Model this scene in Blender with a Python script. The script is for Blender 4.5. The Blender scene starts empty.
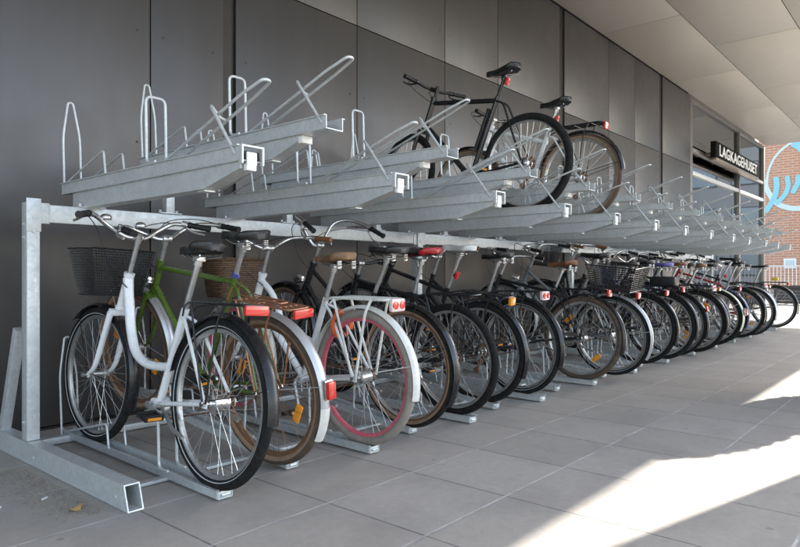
import bpy, bmesh, math, random
from mathutils import Vector, Matrix, Euler
random.seed(7)
R = math.radians
PI = math.pi
scn = bpy.context.scene
COL = scn.collection

# ------------------------------------------------------------------ materials
def new_mat(name):
    m = bpy.data.materials.new(name); m.use_nodes = True
    nt = m.node_tree; nt.nodes.clear()
    out = nt.nodes.new('ShaderNodeOutputMaterial')
    b = nt.nodes.new('ShaderNodeBsdfPrincipled')
    nt.links.new(b.outputs[0], out.inputs[0])
    return m, nt, b

def nd(nt, t, **kw):
    n = nt.nodes.new(t)
    for k, v in kw.items(): setattr(n, k, v)
    return n

def mth(nt, op, a, b=None, c=None):
    n = nt.nodes.new('ShaderNodeMath'); n.operation = op
    for i, v in enumerate((a, b, c)):
        if v is None: continue
        if isinstance(v, (int, float)): n.inputs[i].default_value = v
        else: nt.links.new(v, n.inputs[i])
    return n.outputs[0]

def mixc(nt, fac, a, b, mode='MIX'):
    n = nt.nodes.new('ShaderNodeMix'); n.data_type = 'RGBA'; n.blend_type = mode
    for s, v in ((0, fac), (6, a), (7, b)):
        if isinstance(v, (int, float)): n.inputs[s].default_value = v
        elif isinstance(v, (tuple, list)): n.inputs[s].default_value = (*v[:3], 1)
        else: nt.links.new(v, n.inputs[s])
    return n.outputs[2]

def noise(nt, co, scale, detail=4, rough=.55):
    n = nt.nodes.new('ShaderNodeTexNoise'); n.inputs['Scale'].default_value = scale
    n.inputs['Detail'].default_value = detail; n.inputs['Roughness'].default_value = rough
    nt.links.new(co, n.inputs['Vector']); return n.outputs[0]

def ramp(nt, fac, lo, hi):
    n = nt.nodes.new('ShaderNodeMapRange'); nt.links.new(fac, n.inputs[0])
    n.inputs[1].default_value, n.inputs[2].default_value = lo, hi
    return n.outputs[0]

def surf(name, col, rough=.5, metal=0., scale=25, amt=.25, dirt=None, dirt_amt=.5, bump=0., bscale=None, coat=0., spec=.5):
    """General worn surface: base colour with fine value noise, patchy dirt, uneven gloss."""
    m, nt, b = new_mat(name)
    co = nd(nt, 'ShaderNodeTexCoord').outputs['Object']
    n1 = noise(nt, co, scale)
    c = mixc(nt, n1, tuple(x*(1-amt) for x in col), tuple(min(1, x*(1+amt)) for x in col))
    if dirt:
        n2 = ramp(nt, noise(nt, co, scale*.4, 6, .7), .48, .72)
        c = mixc(nt, mth(nt, 'MULTIPLY', n2, dirt_amt), c, dirt)
    nt.links.new(c, b.inputs['Base Color'])
    n3 = noise(nt, co, scale*1.7)
    rr = mth(nt, 'MULTIPLY_ADD', n3, .14, max(.02, rough-.07))
    nt.links.new(rr, b.inputs['Roughness'])
    b.inputs['Metallic'].default_value = metal
    b.inputs['Specular IOR Level'].default_value = spec
    if coat:
        b.inputs['Coat Weight'].default_value = coat; b.inputs['Coat Roughness'].default_value = .12
    if bump:
        bp = nd(nt, 'ShaderNodeBump'); bp.inputs['Strength'].default_value = bump; bp.inputs['Distance'].default_value = .01
        nt.links.new(noise(nt, co, bscale or scale*3), bp.inputs['Height']); nt.links.new(bp.outputs[0], b.inputs['Normal'])
    return m

_paint = {}
def paint(col, name='bicycle_paint', rough=.28):
    k = (col, rough)
    if k not in _paint:
        _paint[k] = surf(name, col, rough, 0, 30, .06, dirt=tuple(x*.75+.006 for x in col), dirt_amt=.3, coat=.5)
    return _paint[k]

def galvanised():
    m, nt, b = new_mat('galvanised_steel')
    co = nd(nt, 'ShaderNodeTexCoord').outputs['Object']
    v = nd(nt, 'ShaderNodeTexVoronoi'); v.inputs['Scale'].default_value = 70; nt.links.new(co, v.inputs['Vector'])
    sp = nd(nt, 'ShaderNodeSeparateColor'); nt.links.new(v.outputs['Color'], sp.inputs[0])
    n1 = noise(nt, co, 9, 6, .65)
    f = mth(nt, 'ADD', mth(nt, 'MULTIPLY', sp.outputs[0], .35), mth(nt, 'MULTIPLY', n1, .8))
    c = mixc(nt, f, (.45, .475, .48), (.68, .705, .70))
    st = ramp(nt, noise(nt, co, 3.2, 7, .75), .6, .78)
    c = mixc(nt, mth(nt, 'MULTIPLY', st, .35), c, (.33, .31, .28))
    nt.links.new(c, b.inputs['Base Color'])
    b.inputs['Metallic'].default_value = .45
    nt.links.new(mth(nt, 'MULTIPLY_ADD', sp.outputs[1], .2, .36), b.inputs['Roughness'])
    bp = nd(nt, 'ShaderNodeBump'); bp.inputs['Strength'].default_value = .15; bp.inputs['Distance'].default_value = .002
    nt.links.new(n1, bp.inputs['Height']); nt.links.new(bp.outputs[0], b.inputs['Normal'])
    return m

def panel_metal(name, c1, c2, metal, rough, streak=True, dirt=.18):
    m, nt, b = new_mat(name)
    tc = nd(nt, 'ShaderNodeTexCoord'); co = tc.outputs['Object']
    oi = nd(nt, 'ShaderNodeObjectInfo')
    c = mixc(nt, oi.outputs['Random'], c1, c2)
    mp = nd(nt, 'ShaderNodeMapping'); nt.links.new(co, mp.inputs[0])
    mp.inputs['Scale'].default_value = (6, 6, .5) if streak else (1, 1, 1)
    n1 = noise(nt, mp.outputs[0], 1.2, 6, .65)
    c = mixc(nt, mth(nt, 'MULTIPLY', ramp(nt, n1, .35, .75), dirt), c, tuple(x*.55 for x in c1))
    n2 = ramp(nt, noise(nt, co, 2.3, 7, .7), .56, .8)
    c = mixc(nt, mth(nt, 'MULTIPLY', n2, dirt), c, tuple(x*1.5 for x in c2))
    nt.links.new(c, b.inputs['Base Color'])
    b.inputs['Metallic'].default_value = metal
    n3 = noise(nt, co, 5, 5, .6)
    nt.links.new(mth(nt, 'MULTIPLY_ADD', n3, .16, rough-.08), b.inputs['Roughness'])
    bp = nd(nt, 'ShaderNodeBump'); bp.inputs['Strength'].default_value = .12; bp.inputs['Distance'].default_value = .02
    nt.links.new(noise(nt, co, 1.4, 2), bp.inputs['Height']); nt.links.new(bp.outputs[0], b.inputs['Normal'])
    return m

def paver_mat():
    m, nt, b = new_mat('concrete_pavers')
    co = nd(nt, 'ShaderNodeTexCoord').outputs['Object']
    s = nd(nt, 'ShaderNodeSeparateXYZ'); nt.links.new(co, s.inputs[0])
    wob = noise(nt, co, 14, 3)
    gx = mth(nt, 'DIVIDE', mth(nt, 'SUBTRACT', s.outputs[0], 1.745), .525)
    gy = mth(nt, 'DIVIDE', mth(nt, 'SUBTRACT', s.outputs[1], 1.385), .490)
    def edge(g, w):                       # 1 on the joint, 0 inside the slab
        f = mth(nt, 'ABSOLUTE', mth(nt, 'SUBTRACT', mth(nt, 'FRACT', g), .5))
        d = mth(nt, 'SUBTRACT', .5, f)
        n = nd(nt, 'ShaderNodeMapRange'); nt.links.new(mth(nt, 'ADD', d, mth(nt, 'MULTIPLY', mth(nt, 'SUBTRACT', wob, .5), .012)), n.inputs[0])
        n.inputs[1].default_value, n.inputs[2].default_value = w*.6, w*1.3
        n.inputs[3].default_value, n.inputs[4].default_value = 1, 0
        return n.outputs[0]
    ex, ey = edge(gx, .0075), edge(gy, .0125)
    cb = nd(nt, 'ShaderNodeCombineXYZ')
    nt.links.new(mth(nt, 'FLOOR', gx), cb.inputs[0]); nt.links.new(mth(nt, 'FLOOR', gy), cb.inputs[1])
    wn = nd(nt, 'ShaderNodeTexWhiteNoise', noise_dimensions='2D'); nt.links.new(cb.outputs[0], wn.inputs[0])
    c = mixc(nt, wn.outputs[0], (.385, .353, .315), (.45, .415, .375))
    fine = noise(nt, co, 160, 3, .7)
    c = mixc(nt, mth(nt, 'MULTIPLY', ramp(nt, fine, .3, .75), .35), c, (.255, .24, .22))
    mid = ramp(nt, noise(nt, co, 26, 6, .75), .42, .72)
    c = mixc(nt, mth(nt, 'MULTIPLY', mid, .38), c, (.27, .25, .225))
    streak = ramp(nt, noise(nt, co, 7, 8, .8), .52, .66)
    c = mixc(nt, mth(nt, 'MULTIPLY', streak, .22), c, (.48, .45, .41))
    blot = ramp(nt, noise(nt, co, 2.1, 7, .68), .45, .75)
    c = mixc(nt, mth(nt, 'MULTIPLY', blot, .6), c, (.235, .222, .205))
    pale = ramp(nt, noise(nt, co, 3.7, 6, .7), .6, .8)
    c = mixc(nt, mth(nt, 'MULTIPLY', pale, .3), c, (.47, .455, .44))
    spot = nd(nt, 'ShaderNodeTexVoronoi'); spot.inputs['Scale'].default_value = 5.5; nt.links.new(co, spot.inputs['Vector'])
    sr = ramp(nt, spot.outputs['Distance'], .085, .055)
    sk = mth(nt, 'MULTIPLY', mth(nt, 'MULTIPLY', sr, ramp(nt, noise(nt, co, 1.3), .45, .6)), .55)
    c = mixc(nt, sk, c, (.12, .118, .115))                 # trodden-in spots of old gum
    c = mixc(nt, mth(nt, 'MULTIPLY', ex, .75), c, (.10, .095, .09))
    sand = mixc(nt, ramp(nt, noise(nt, co, 7, 5, .7), .35, .65), (.30, .29, .28), (.60, .585, .56))
    c = mixc(nt, mth(nt, 'MULTIPLY', ey, .85), c, sand)
    nt.links.new(c, b.inputs['Base Color'])
    nt.links.new(mth(nt, 'MULTIPLY_ADD', blot, -.15, .72), b.inputs['Roughness'])
    bp = nd(nt, 'ShaderNodeBump'); bp.inputs['Strength'].default_value = .35; bp.inputs['Distance'].default_value = .004
    h = mth(nt, 'SUBTRACT', mth(nt, 'MULTIPLY', fine, .35), mth(nt, 'MAXIMUM', ex, mth(nt, 'MULTIPLY', ey, .6)))
    nt.links.new(h, bp.inputs['Height']); nt.links.new(bp.outputs[0], b.inputs['Normal'])
    return m

def brick_mat():
    m, nt, b = new_mat('pink_brick')
    co = nd(nt, 'ShaderNodeTexCoord').outputs['Object']
    s = nd(nt, 'ShaderNodeSeparateXYZ'); nt.links.new(co, s.inputs[0])
    cb = nd(nt, 'ShaderNodeCombineXYZ'); nt.links.new(s.outputs[1], cb.inputs[0]); nt.links.new(s.outputs[2], cb.inputs[1])
    t = nd(nt, 'ShaderNodeTexBrick'); nt.links.new(cb.outputs[0], t.inputs[0])
    t.inputs['Color1'].default_value = (.50, .22, .115, 1); t.inputs['Color2'].default_value = (.44, .18, .09, 1)
    t.inputs['Mortar'].default_value = (.50, .39, .31, 1)
    t.inputs['Scale'].default_value = 1; t.inputs['Mortar Size'].default_value = .022
    t.inputs['Brick Width'].default_value = .46; t.inputs['Row Height'].default_value = .145
    n1 = noise(nt, co, .9, 5)
    c = mixc(nt, mth(nt, 'MULTIPLY', ramp(nt, n1, .4, .7), .4), t.outputs[0], (.52, .31, .20))
    nt.links.new(c, b.inputs['Base Color']); b.inputs['Roughness'].default_value = .9
    return m

def glass_mat():
    m = bpy.data.materials.new('window_glass'); m.use_nodes = True
    nt = m.node_tree; nt.nodes.clear()
    out = nd(nt, 'ShaderNodeOutputMaterial'); mx = nd(nt, 'ShaderNodeMixShader')
    fr = nd(nt, 'ShaderNodeFresnel'); fr.inputs[0].default_value = 2.3
    tr = nd(nt, 'ShaderNodeBsdfTransparent'); tr.inputs[0].default_value = (.62, .70, .70, 1)
    gl = nd(nt, 'ShaderNodeBsdfGlossy'); gl.inputs['Roughness'].default_value = .01
    gl.inputs['Color'].default_value = (.95, .97, 1, 1)
    co = nd(nt, 'ShaderNodeTexCoord').outputs['Object']
    bp = nd(nt, 'ShaderNodeBump'); bp.inputs['Strength'].default_value = .04; bp.inputs['Distance'].default_value = .02
    nt.links.new(noise(nt, co, .7, 1), bp.inputs['Height']); nt.links.new(bp.outputs[0], gl.inputs['Normal'])
    nt.links.new(fr.outputs[0], mx.inputs[0]); nt.links.new(tr.outputs[0], mx.inputs[1]); nt.links.new(gl.outputs[0], mx.inputs[2])
    nt.links.new(mx.outputs[0], out.inputs[0])
    return m

GALV = galvanised()
WALL = panel_metal('anodised_panel', (.084, .080, .080), (.104, .098, .095), .66, .40)
SOFFIT = panel_metal('soffit_panel', (.39, .365, .32), (.42, .395, .35), .30, .46, False, .05)
CHAN = surf('dark_bronze_channel', (.035, .03, .025), .5, .3, 8, .3)
BACKING = surf('dark_backing', (.02, .02, .02), .8)
RUBBER = surf('tyre_rubber', (.011, .011, .011), .78, 0, 60, .4, dirt=(.05, .045, .04), dirt_amt=.4, bump=.5, bscale=260, spec=.22)
RUBBER_GREY = surf('grey_tyre_rubber', (.26, .235, .20), .75, 0, 60, .25, dirt=(.14, .12, .10), dirt_amt=.6)
RUBBER_BROWN = surf('brown_tyre_rubber', (.07, .045, .030), .75, 0, 60, .3, dirt=(.14, .11, .08), dirt_amt=.5)
TAN = surf('tan_sidewall', (.26, .165, .10), .75, 0, 50, .25, dirt=(.08, .06, .05), dirt_amt=.55)
STRIPE = surf('reflective_sidewall_line', (.42, .43, .43), .5, 0, 60, .2)
CHROME = surf('chrome', (.70, .70, .70), .22, 1., 40, .15, dirt=(.28, .24, .2), dirt_amt=.5)
ALU = surf('brushed_aluminium', (.56, .56, .55), .38, .9, 50, .2, dirt=(.22, .2, .18), dirt_amt=.5)
SPOKE = surf('spoke_steel', (.62, .61, .59), .32, .9, 40, .25)
DULL = surf('dull_spoke_steel', (.30, .29, .27), .45, .8, 40, .25)
RUST = surf('rusty_steel', (.20, .105, .055), .6, .6, 40, .4)
BLACKP = surf('black_plastic', (.011, .011, .012), .45, 0, 40, .3, dirt=(.05, .045, .04), dirt_amt=.25, spec=.35)
BLACKM = surf('black_steel', (.011, .011, .012), .28, 0, 40, .3, coat=.2, spec=.4)
LEATHER_K = surf('black_saddle', (.012, .0115, .0115), .38, 0, 40, .3, bump=.25, bscale=220)
LEATHER_B = surf('brown_leather', (.20, .085, .035), .42, 0, 30, .35, dirt=(.08, .04, .02), dirt_amt=.5, bump=.3, bscale=160)
LEATHER_T = surf('cracked_tan_leather', (.19, .105, .05), .6, 0, 22, .4, dirt=(.07, .04, .025), dirt_amt=.9, bump=.6, bscale=60)
LEATHER_W = surf('pale_saddle', (.62, .62, .60), .45, 0, 30, .12)
CABLE = surf('cable_housing', (.025, .025, .027), .45)
RED = surf('red_reflector', (.55, .025, .015), .18, 0, 90, .25, coat=.6)
REDC = surf('red_clear_reflector', (.68, .52, .50), .15, 0, 70, .35, coat=.6)
AMBER = surf('amber_reflector', (.75, .27, .01), .2, 0, 90, .2, coat=.6)
WHITEP = surf('white_plastic', (.74, .74, .72), .4, 0, 30, .08, dirt=(.4, .38, .34), dirt_amt=.4)
def wicker_mat():
    m, nt, b = new_mat('wicker')
    co = nd(nt, 'ShaderNodeTexCoord').outputs['Object']; s = nd(nt, 'ShaderNodeSeparateXYZ'); nt.links.new(co, s.inputs[0])
    cb = nd(nt, 'ShaderNodeCombineXYZ'); nt.links.new(mth(nt, 'ADD', s.outputs[0], s.outputs[1]), cb.inputs[0]); nt.links.new(s.outputs[2], cb.inputs[1])
    t = nd(nt, 'ShaderNodeTexBrick'); nt.links.new(cb.outputs[0], t.inputs[0]); t.inputs['Scale'].default_value = 1
    t.inputs['Brick Width'].default_value = .042; t.inputs['Row Height'].default_value = .0125; t.inputs['Mortar Size'].default_value = .0022
    t.inputs['Color1'].default_value = (.19, .10, .05, 1); t.inputs['Color2'].default_value = (.115, .058, .028, 1); t.inputs['Mortar'].default_value = (.018, .010, .006, 1)
    nt.links.new(t.outputs[0], b.inputs['Base Color']); b.inputs['Roughness'].default_value = .6
    bp = nd(nt, 'ShaderNodeBump'); bp.inputs['Strength'].default_value = .8; bp.inputs['Distance'].default_value = .004; bp.invert = True
    nt.links.new(t.outputs['Fac'], bp.inputs['Height']); nt.links.new(bp.outputs[0], b.inputs['Normal'])
    return m
WICKER = wicker_mat()
LAMPG = surf('lamp_lens', (.75, .77, .78), .12, .2, 40, .05, coat=.6)
BLUEP = paint((.06, .07, .28)); PAVER = paver_mat(); BRICK = brick_mat(); GLASS = glass_mat()
CONC = surf('plaza_concrete', (.24, .235, .225), .85, 0, 1.5, .18, dirt=(.17, .165, .16), dirt_amt=.5)
ASPH = surf('asphalt', (.05, .05, .052), .85, 0, 30, .3)
PLASTER = surf('pale_render', (.62, .60, .56), .85, 0, 1.2, .08)
DWIN = surf('blue_grey_window', (.36, .42, .46), .12, .2, 1, .1)
CYAN = surf('cyan_wall_paint', (.25, .53, .56), .8, 0, 4, .12)
PCYAN = surf('pale_wall_paint', (.55, .66, .64), .8, 0, 4, .1)
SIGNK = surf('sign_black', (.010, .010, .010), .75, 0, 10, .2, spec=.08)
FRAMEM = surf('window_frame', (.20, .19, .175), .4, .5, 10, .15)
LIGHTF = surf('pale_transom', (.55, .55, .53), .4, .3, 10, .1)
FENCEM = surf('pale_fence_paint', (.62, .60, .57), .5, 0, 10, .1)
LEAF = surf('evergreen_leaf', (.05, .09, .03), .55, 0, 8, .4)
STEM = surf('shrub_stem', (.10, .075, .05), .8)
DRYLEAF = surf('dry_leaf', (.42, .27, .09), .6, 0, 60, .3)
SAND = surf('dry_sand', (.24, .20, .16), .9, 0, 60, .3)
SHELL = surf('interior_wall', (.55, .50, .43), .8)
COPPER = surf('copper_wire', (.42, .20, .11), .35, .7, 40, .3)

# ------------------------------------------------------------------ mesh builder
class MB:
    def __init__(s): s.v, s.f, s.m = [], [], []
    def add(s, vs, fs, mat=0):
        o = len(s.v); s.v.extend(Vector(p) for p in vs)
        for f in fs: s.f.append([i+o for i in f]); s.m.append(mat)
        return s
    def tube(s, pts, r, n=8, mat=0, cap=True, closed=False):
        pts = [Vector(p) for p in pts]; N = len(pts)
        rs = r if isinstance(r, (list, tuple)) else [r]*N
        tans = []
        for i in range(N):
            if closed: t = pts[(i+1) % N]-pts[i-1]
            else: t = pts[min(i+1, N-1)]-pts[max(i-1, 0)]
            tans.append(t.normalized() if t.length > 1e-9 else Vector((0, 0, 1)))
        up = Vector((0, 0, 1)) if abs(tans[0].z) < .9 else Vector((1, 0, 0))
        nrm = tans[0].cross(up).normalized()
        vs, fs = [], []
        for i in range(N):
            if i:
                nrm = nrm - tans[i]*nrm.dot(tans[i])
                nrm = nrm.normalized() if nrm.length > 1e-6 else tans[i].orthogonal().normalized()
            bn = tans[i].cross(nrm)
            for k in range(n):
                a = 2*PI*k/n
                vs.append(pts[i]+(nrm*math.cos(a)+bn*math.sin(a))*rs[i])
        for i in range(N if closed else N-1):
            j = (i+1) % N
            for k in range(n):
                fs.append((i*n+k, i*n+(k+1) % n, j*n+(k+1) % n, j*n+k))
        if cap and not closed:
            fs.append(tuple(range(n))[::-1]); fs.append(tuple((N-1)*n+k for k in range(n)))
        return s.add(vs, fs, mat)
    def box(s, c, d, mat=0, bev=0, rot=None):
        x, y, z = (k/2 for k in d)
        if bev <= 0:
            vs = [(sx*x, sy*y, sz*z) for sx in (-1, 1) for sy in (-1, 1) for sz in (-1, 1)]
            fs = [(0, 1, 3, 2), (4, 6, 7, 5), (0, 4, 5, 1), (2, 3, 7, 6), (0, 2, 6, 4), (1, 5, 7, 3)]
        else:
            bm = bmesh.new(); bmesh.ops.create_cube(bm, size=1)
            for v in bm.verts: v.co = Vector((v.co.x*d[0], v.co.y*d[1], v.co.z*d[2]))
            bmesh.ops.bevel(bm, geom=bm.edges[:], offset=min(bev, min(d)*.45), segments=2, profile=.6, affect='EDGES')
            bm.verts.index_update()
            vs = [v.co.copy() for v in bm.verts]; fs = [[v.index for v in f.verts] for f in bm.faces]; bm.free()
        M = Matrix.Translation(Vector(c))
        if rot is not None: M = M @ (rot.to_matrix().to_4x4() if isinstance(rot, Euler) else rot)
        return s.add([M @ Vector(v) for v in vs], fs, mat)
    def prism(s, poly, vec, mat=0):
        n = len(poly); vec = Vector(vec)
        vs = [Vector(p) for p in poly]+[Vector(p)+vec for p in poly]
        fs = [tuple(range(n)), tuple(range(2*n-1, n-1, -1))]+[((i+1) % n, i, n+i, n+(i+1) % n) for i in range(n)]
        return s.add(vs, fs, mat)
    def revolve(s, sec, n, c=(0, 0, 0), a0=0, a1=2*PI, closed=True, mats=None, mat=0):
        """section [(radius, x)] turned about the X axis; angle 0 = +Y, 90 deg = +Z"""
        full = abs(a1-a0-2*PI) < 1e-6; c = Vector(c); k = len(sec)
        rows = n if full else n+1; vs = []
        for i in range(rows):
            a = a0+(a1-a0)*i/n
            for r, x in sec: vs.append(c+Vector((x, math.cos(a)*r, math.sin(a)*r)))
        o = len(s.v); s.v.extend(vs)
        for i in range(n):
            j = (i+1) % rows
            for q in range(k if closed else k-1):
                q2 = (q+1) % k
                s.f.append([o+i*k+q, o+j*k+q, o+j*k+q2, o+i*k+q2]); s.m.append(mats[q] if mats else mat)
        if not full and closed:
            s.f.append([o+q for q in range(k)]); s.m.append(mat)
            s.f.append([o+(rows-1)*k+q for q in range(k)][::-1]); s.m.append(mat)
        return s
    def loft(s, rings, mat=0, cap=True):
        n = len(rings[0]); vs = [p for r in rings for p in r]; fs = []
        for i in range(len(rings)-1):
            for k in range(n): fs.append((i*n+k, i*n+(k+1) % n, (i+1)*n+(k+1) % n, (i+1)*n+k))
        if cap:
            fs.append(tuple(range(n))[::-1]); fs.append(tuple((len(rings)-1)*n+k for k in range(n)))
        return s.add(vs, fs, mat)
    def xf(s, M): s.v = [M @ v for v in s.v]; return s
    def mesh(s, name, mats, ang=38):
        me = bpy.data.meshes.new(name); me.from_pydata([tuple(v) for v in s.v], [], s.f)
        for m in (mats if isinstance(mats, (list, tuple)) else [mats]): me.materials.append(m)
        me.polygons.foreach_set('material_index', s.m)
        bm = bmesh.new(); bm.from_mesh(me); bmesh.ops.recalc_face_normals(bm, faces=bm.faces[:]); bm.to_mesh(me); bm.free()
        me.polygons.foreach_set('use_smooth', [True]*len(me.polygons)); me.set_sharp_from_angle(angle=R(ang)); me.update()
        return me
    def build(s, name, mats, parent=None, ang=38):
        return link(name, s.mesh(name, mats, ang), parent)

def link(name, data, parent=None, loc=None):
    o = bpy.data.objects.new(name, data); COL.objects.link(o)
    if parent is not None: o.parent = parent
    if loc is not None: o.location = loc
    return o

def tag(o, label=None, cat=None, group=None, kind=None):
    if label: o['label'] = label
    if cat: o['category'] = cat
    if group: o['group'] = group
    if kind: o['kind'] = kind
    return o

def empty(name, loc=(0, 0, 0), rot=(0, 0, 0)):
    o = bpy.data.objects.new(name, None); COL.objects.link(o); o.location = loc; o.rotation_euler = rot
    o.empty_display_size = .1
    return o

def kids(o): return [c for c in bpy.data.objects if c.parent == o]

def copy_tree(o, parent=None, childmap=None):
    c = o.copy(); COL.objects.link(c)
    if parent is not None: c.parent = parent
    for ch in childmap[o]: copy_tree(ch, c, childmap)
    return c

def fillet(pts, rad, n=5):
    pts = [Vector(p) for p in pts]; out = [pts[0]]
    for i in range(1, len(pts)-1):
        a, b, c = pts[i-1], pts[i], pts[i+1]
        u, w = (a-b), (c-b); d = min(rad, u.length*.49, w.length*.49)
        p, q = b+u.normalized()*d, b+w.normalized()*d
        for k in range(n+1):
            t = k/n; out.append(p*(1-t)**2+b*2*t*(1-t)+q*t*t)
    out.append(pts[-1]); return out

def spline(pts, k=6):
    P = [Vector(p) for p in pts]; P = [P[0]*2-P[1]]+P+[P[-1]*2-P[-2]]; out = []
    for i in range(1, len(P)-2):
        for j in range(k):
            t = j/k; a, b, c, d = P[i-1], P[i], P[i+1], P[i+2]
            out.append(.5*((2*b)+(c-a)*t+(2*a-5*b+4*c-d)*t*t+(3*b-a-3*c+d)*t**3))
    out.append(P[-2]); return out

# ------------------------------------------------------------------ bicycle
_cache = {}
def cached(key, fn):
    if key not in _cache: _cache[key] = fn()
    return _cache[key]

WR = .345            # outer radius of a tyre
def tyre_mesh(w, tread, side):
    def f():
        b = MB(); k = 14; sec, mats = [], []
        for i in range(k):
            a = 2*PI*(i+.5)/k; sec.append((WR-.0235+math.cos(a)*.0235, math.sin(a)*w/2))
        for i in range(k):
            a = 2*PI*(i+1)/k; c = math.cos(a); mats.append(1 if -.75 < c < .1 else 0)
        b.revolve(sec, 72, mats=mats); return b.mesh('tyre', [tread, side])
    return cached(('tyre', w, tread.name, side.name), f)
def tyre_line_mesh():
    def f():
        b = MB()
        for s in (-1, 1):
            b.revolve([(WR-.0345, s*.0196), (WR-.031, s*.0211), (WR-.031, s*.0195), (WR-.0345, s*.0185)], 72)
        return b.mesh('sidewall_line', STRIPE)
    return cached('line', f)
def rim_mesh(m, inner):
    def f():
        b = MB(); r = WR-.043
        b.revolve([(r, .013), (r, -.013), (r-.008, -.012), (r-.017, -.006), (r-.017, .006), (r-.008, .012)], 72, mats=[0, 0, 1, 1, 1, 0])
        return b.mesh('rim', [m, inner])
    return cached(('rim', m.name, inner.name), f)
def spokes_mesh(m, rear):
    def f():
        b = MB(); r1 = WR-.058
        for i in range(36):
            side = 1 if i % 2 else -1; a = 2*PI*i/36; tw = (1 if (i//2) % 2 else -1)*R(52)
            h = a+tw; hr = .03 if rear else .022
            p = Vector((side*.030, math.cos(h)*hr, math.sin(h)*hr)); q = Vector((side*.003, math.cos(a)*r1, math.sin(a)*r1))
            b.tube([p, q], .00115, 5, cap=False)
        return b.mesh('spokes', m)
    return cached(('spk', m.name, rear), f)
def hub_mesh(rear, big):
    def f():
        b = MB(); fr = .036 if rear else .025; br = (.030 if big else .021) if rear else .016
        b.revolve([(.0, -.062), (.009, -.062), (.009, -.05), (.017, -.05), (.017, -.037), (fr, -.034), (fr, -.030), (br, -.024), (br, .024),
                   (fr, .030), (fr, .034), (.017, .037), (.017, .05), (.009, .05), (.009, .062), (0, .062)], 20, closed=False)
        for s in (-1, 1): b.revolve([(0, s*.084), (.011, s*.084), (.011, s*.073), (0, s*.073)], 6, closed=False)
        b.tube([(-.082, 0, 0), (.082, 0, 0)], .005, 8)
        return b.mesh('hub', CHROME if rear else ALU, 25)
    return cached(('hub', rear, big), f)
def pedal_mesh():
    def f():
        b = MB()
        b.box((0, .032, 0), (.085, .012, .024), 0, .003).box((0, -.032, 0), (.085, .012, .024), 0, .003)
        b.box((-.038, 0, 0), (.010, .06, .016), 0, .002).box((.038, 0, 0), (.010, .06, .016), 0, .002)
        b.tube([(-.06, 0, 0), (.04, 0, 0)], .007, 8)
        b.box((0, .039, 0), (.06, .003, .012), 1).box((0, -.039, 0), (.06, .003, .012), 1)
        return b.mesh('pedal', [BLACKP, AMBER])
    return cached('pedal', f)

def wheel(parent, loc, sp, rear, name='wheel', M=None):
    """wheel > tyre, rim, hub, spokes (+ spoke reflectors)"""
    w = empty(name, loc); w.parent = parent
    if M is not None: w.matrix_local = M
    tr, sd = sp['tyre']
    link('tyre', tyre_mesh(.044, tr, sd), w)
    if sp.get('line'): link('sidewall_line', tyre_line_mesh(), w)
    link('rim', rim_mesh(*sp['rim']), w)
    link('spokes', spokes_mesh(sp['spoke'], rear), w); link('hub', hub_mesh(rear, sp.get('bighub', True)), w)
    if sp.get('amber'):
        for a in (R(sp['amber']), R(sp['amber']+180)):
            b = MB(); c = Vector((.004, math.cos(a)*.2, math.sin(a)*.2))
            b.box(c, (.014, .085, .036), 0, .006, Euler((a+R(90), 0, 0))); b.build('spoke_reflector', AMBER, w)
    a = random.uniform(0, 6.28)
    for ch in w.children: ch.rotation_euler.x = a if not ch.name.startswith('spoke_reflector') else 0
    return w

def guard(b, c, a0, a1, w=.054, rad=.354, n=40, mat=0, endmat=None):
    """mudguard: curved sheet with thickness"""
    sec = []
    for i in range(7):
        t = -1+2*i/6; sec.append((rad+.014*(1-t*t), t*w/2))
    sec += [(r-.003, x*.95) for r, x in sec[::-1]]
    b.revolve(sec, n, c, a0, a1, True, mat=mat)

def saddle_mesh(b, L=.265, W=.19, mat=0):
    rings = []; n = 16
    for i in range(15):
        t = i/14                                        # 0 tail, 1 nose
        y = -L*.45+L*t
        w = (W/2)*(math.sin(min(1, (t+.07)/.30)*PI/2) if t < .23 else 1)*(1-.80*min(1, max(0, (t-.20)/.55))**1.0*(1.0 if t < .75 else 1))
        w = max(w, .019)
        if t > .93: w *= .8-.3*(t-.93)/.07
        if t < .03: w *= .7
        ztop = .012*math.cos((t-.0)*PI)*.9+(.010 if t < .2 else .0)
        drop = .036-.006*t
        ring = []
        for k in range(n):
            a = 2*PI*k/n; ca, sa = math.cos(a), math.sin(a)
            x = w*(abs(ca)**.7)*(1 if ca >= 0 else -1)
            z = (ztop+.018*(abs(sa)**.8)-.006*(1-abs(ca))) if sa >= 0 else ztop-drop*(abs(sa)**.55)*(.6+.4*abs(ca))
            ring.append(Vector((x, y, z)))
        rings.append(ring)
    b.loft(rings, mat)

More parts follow.
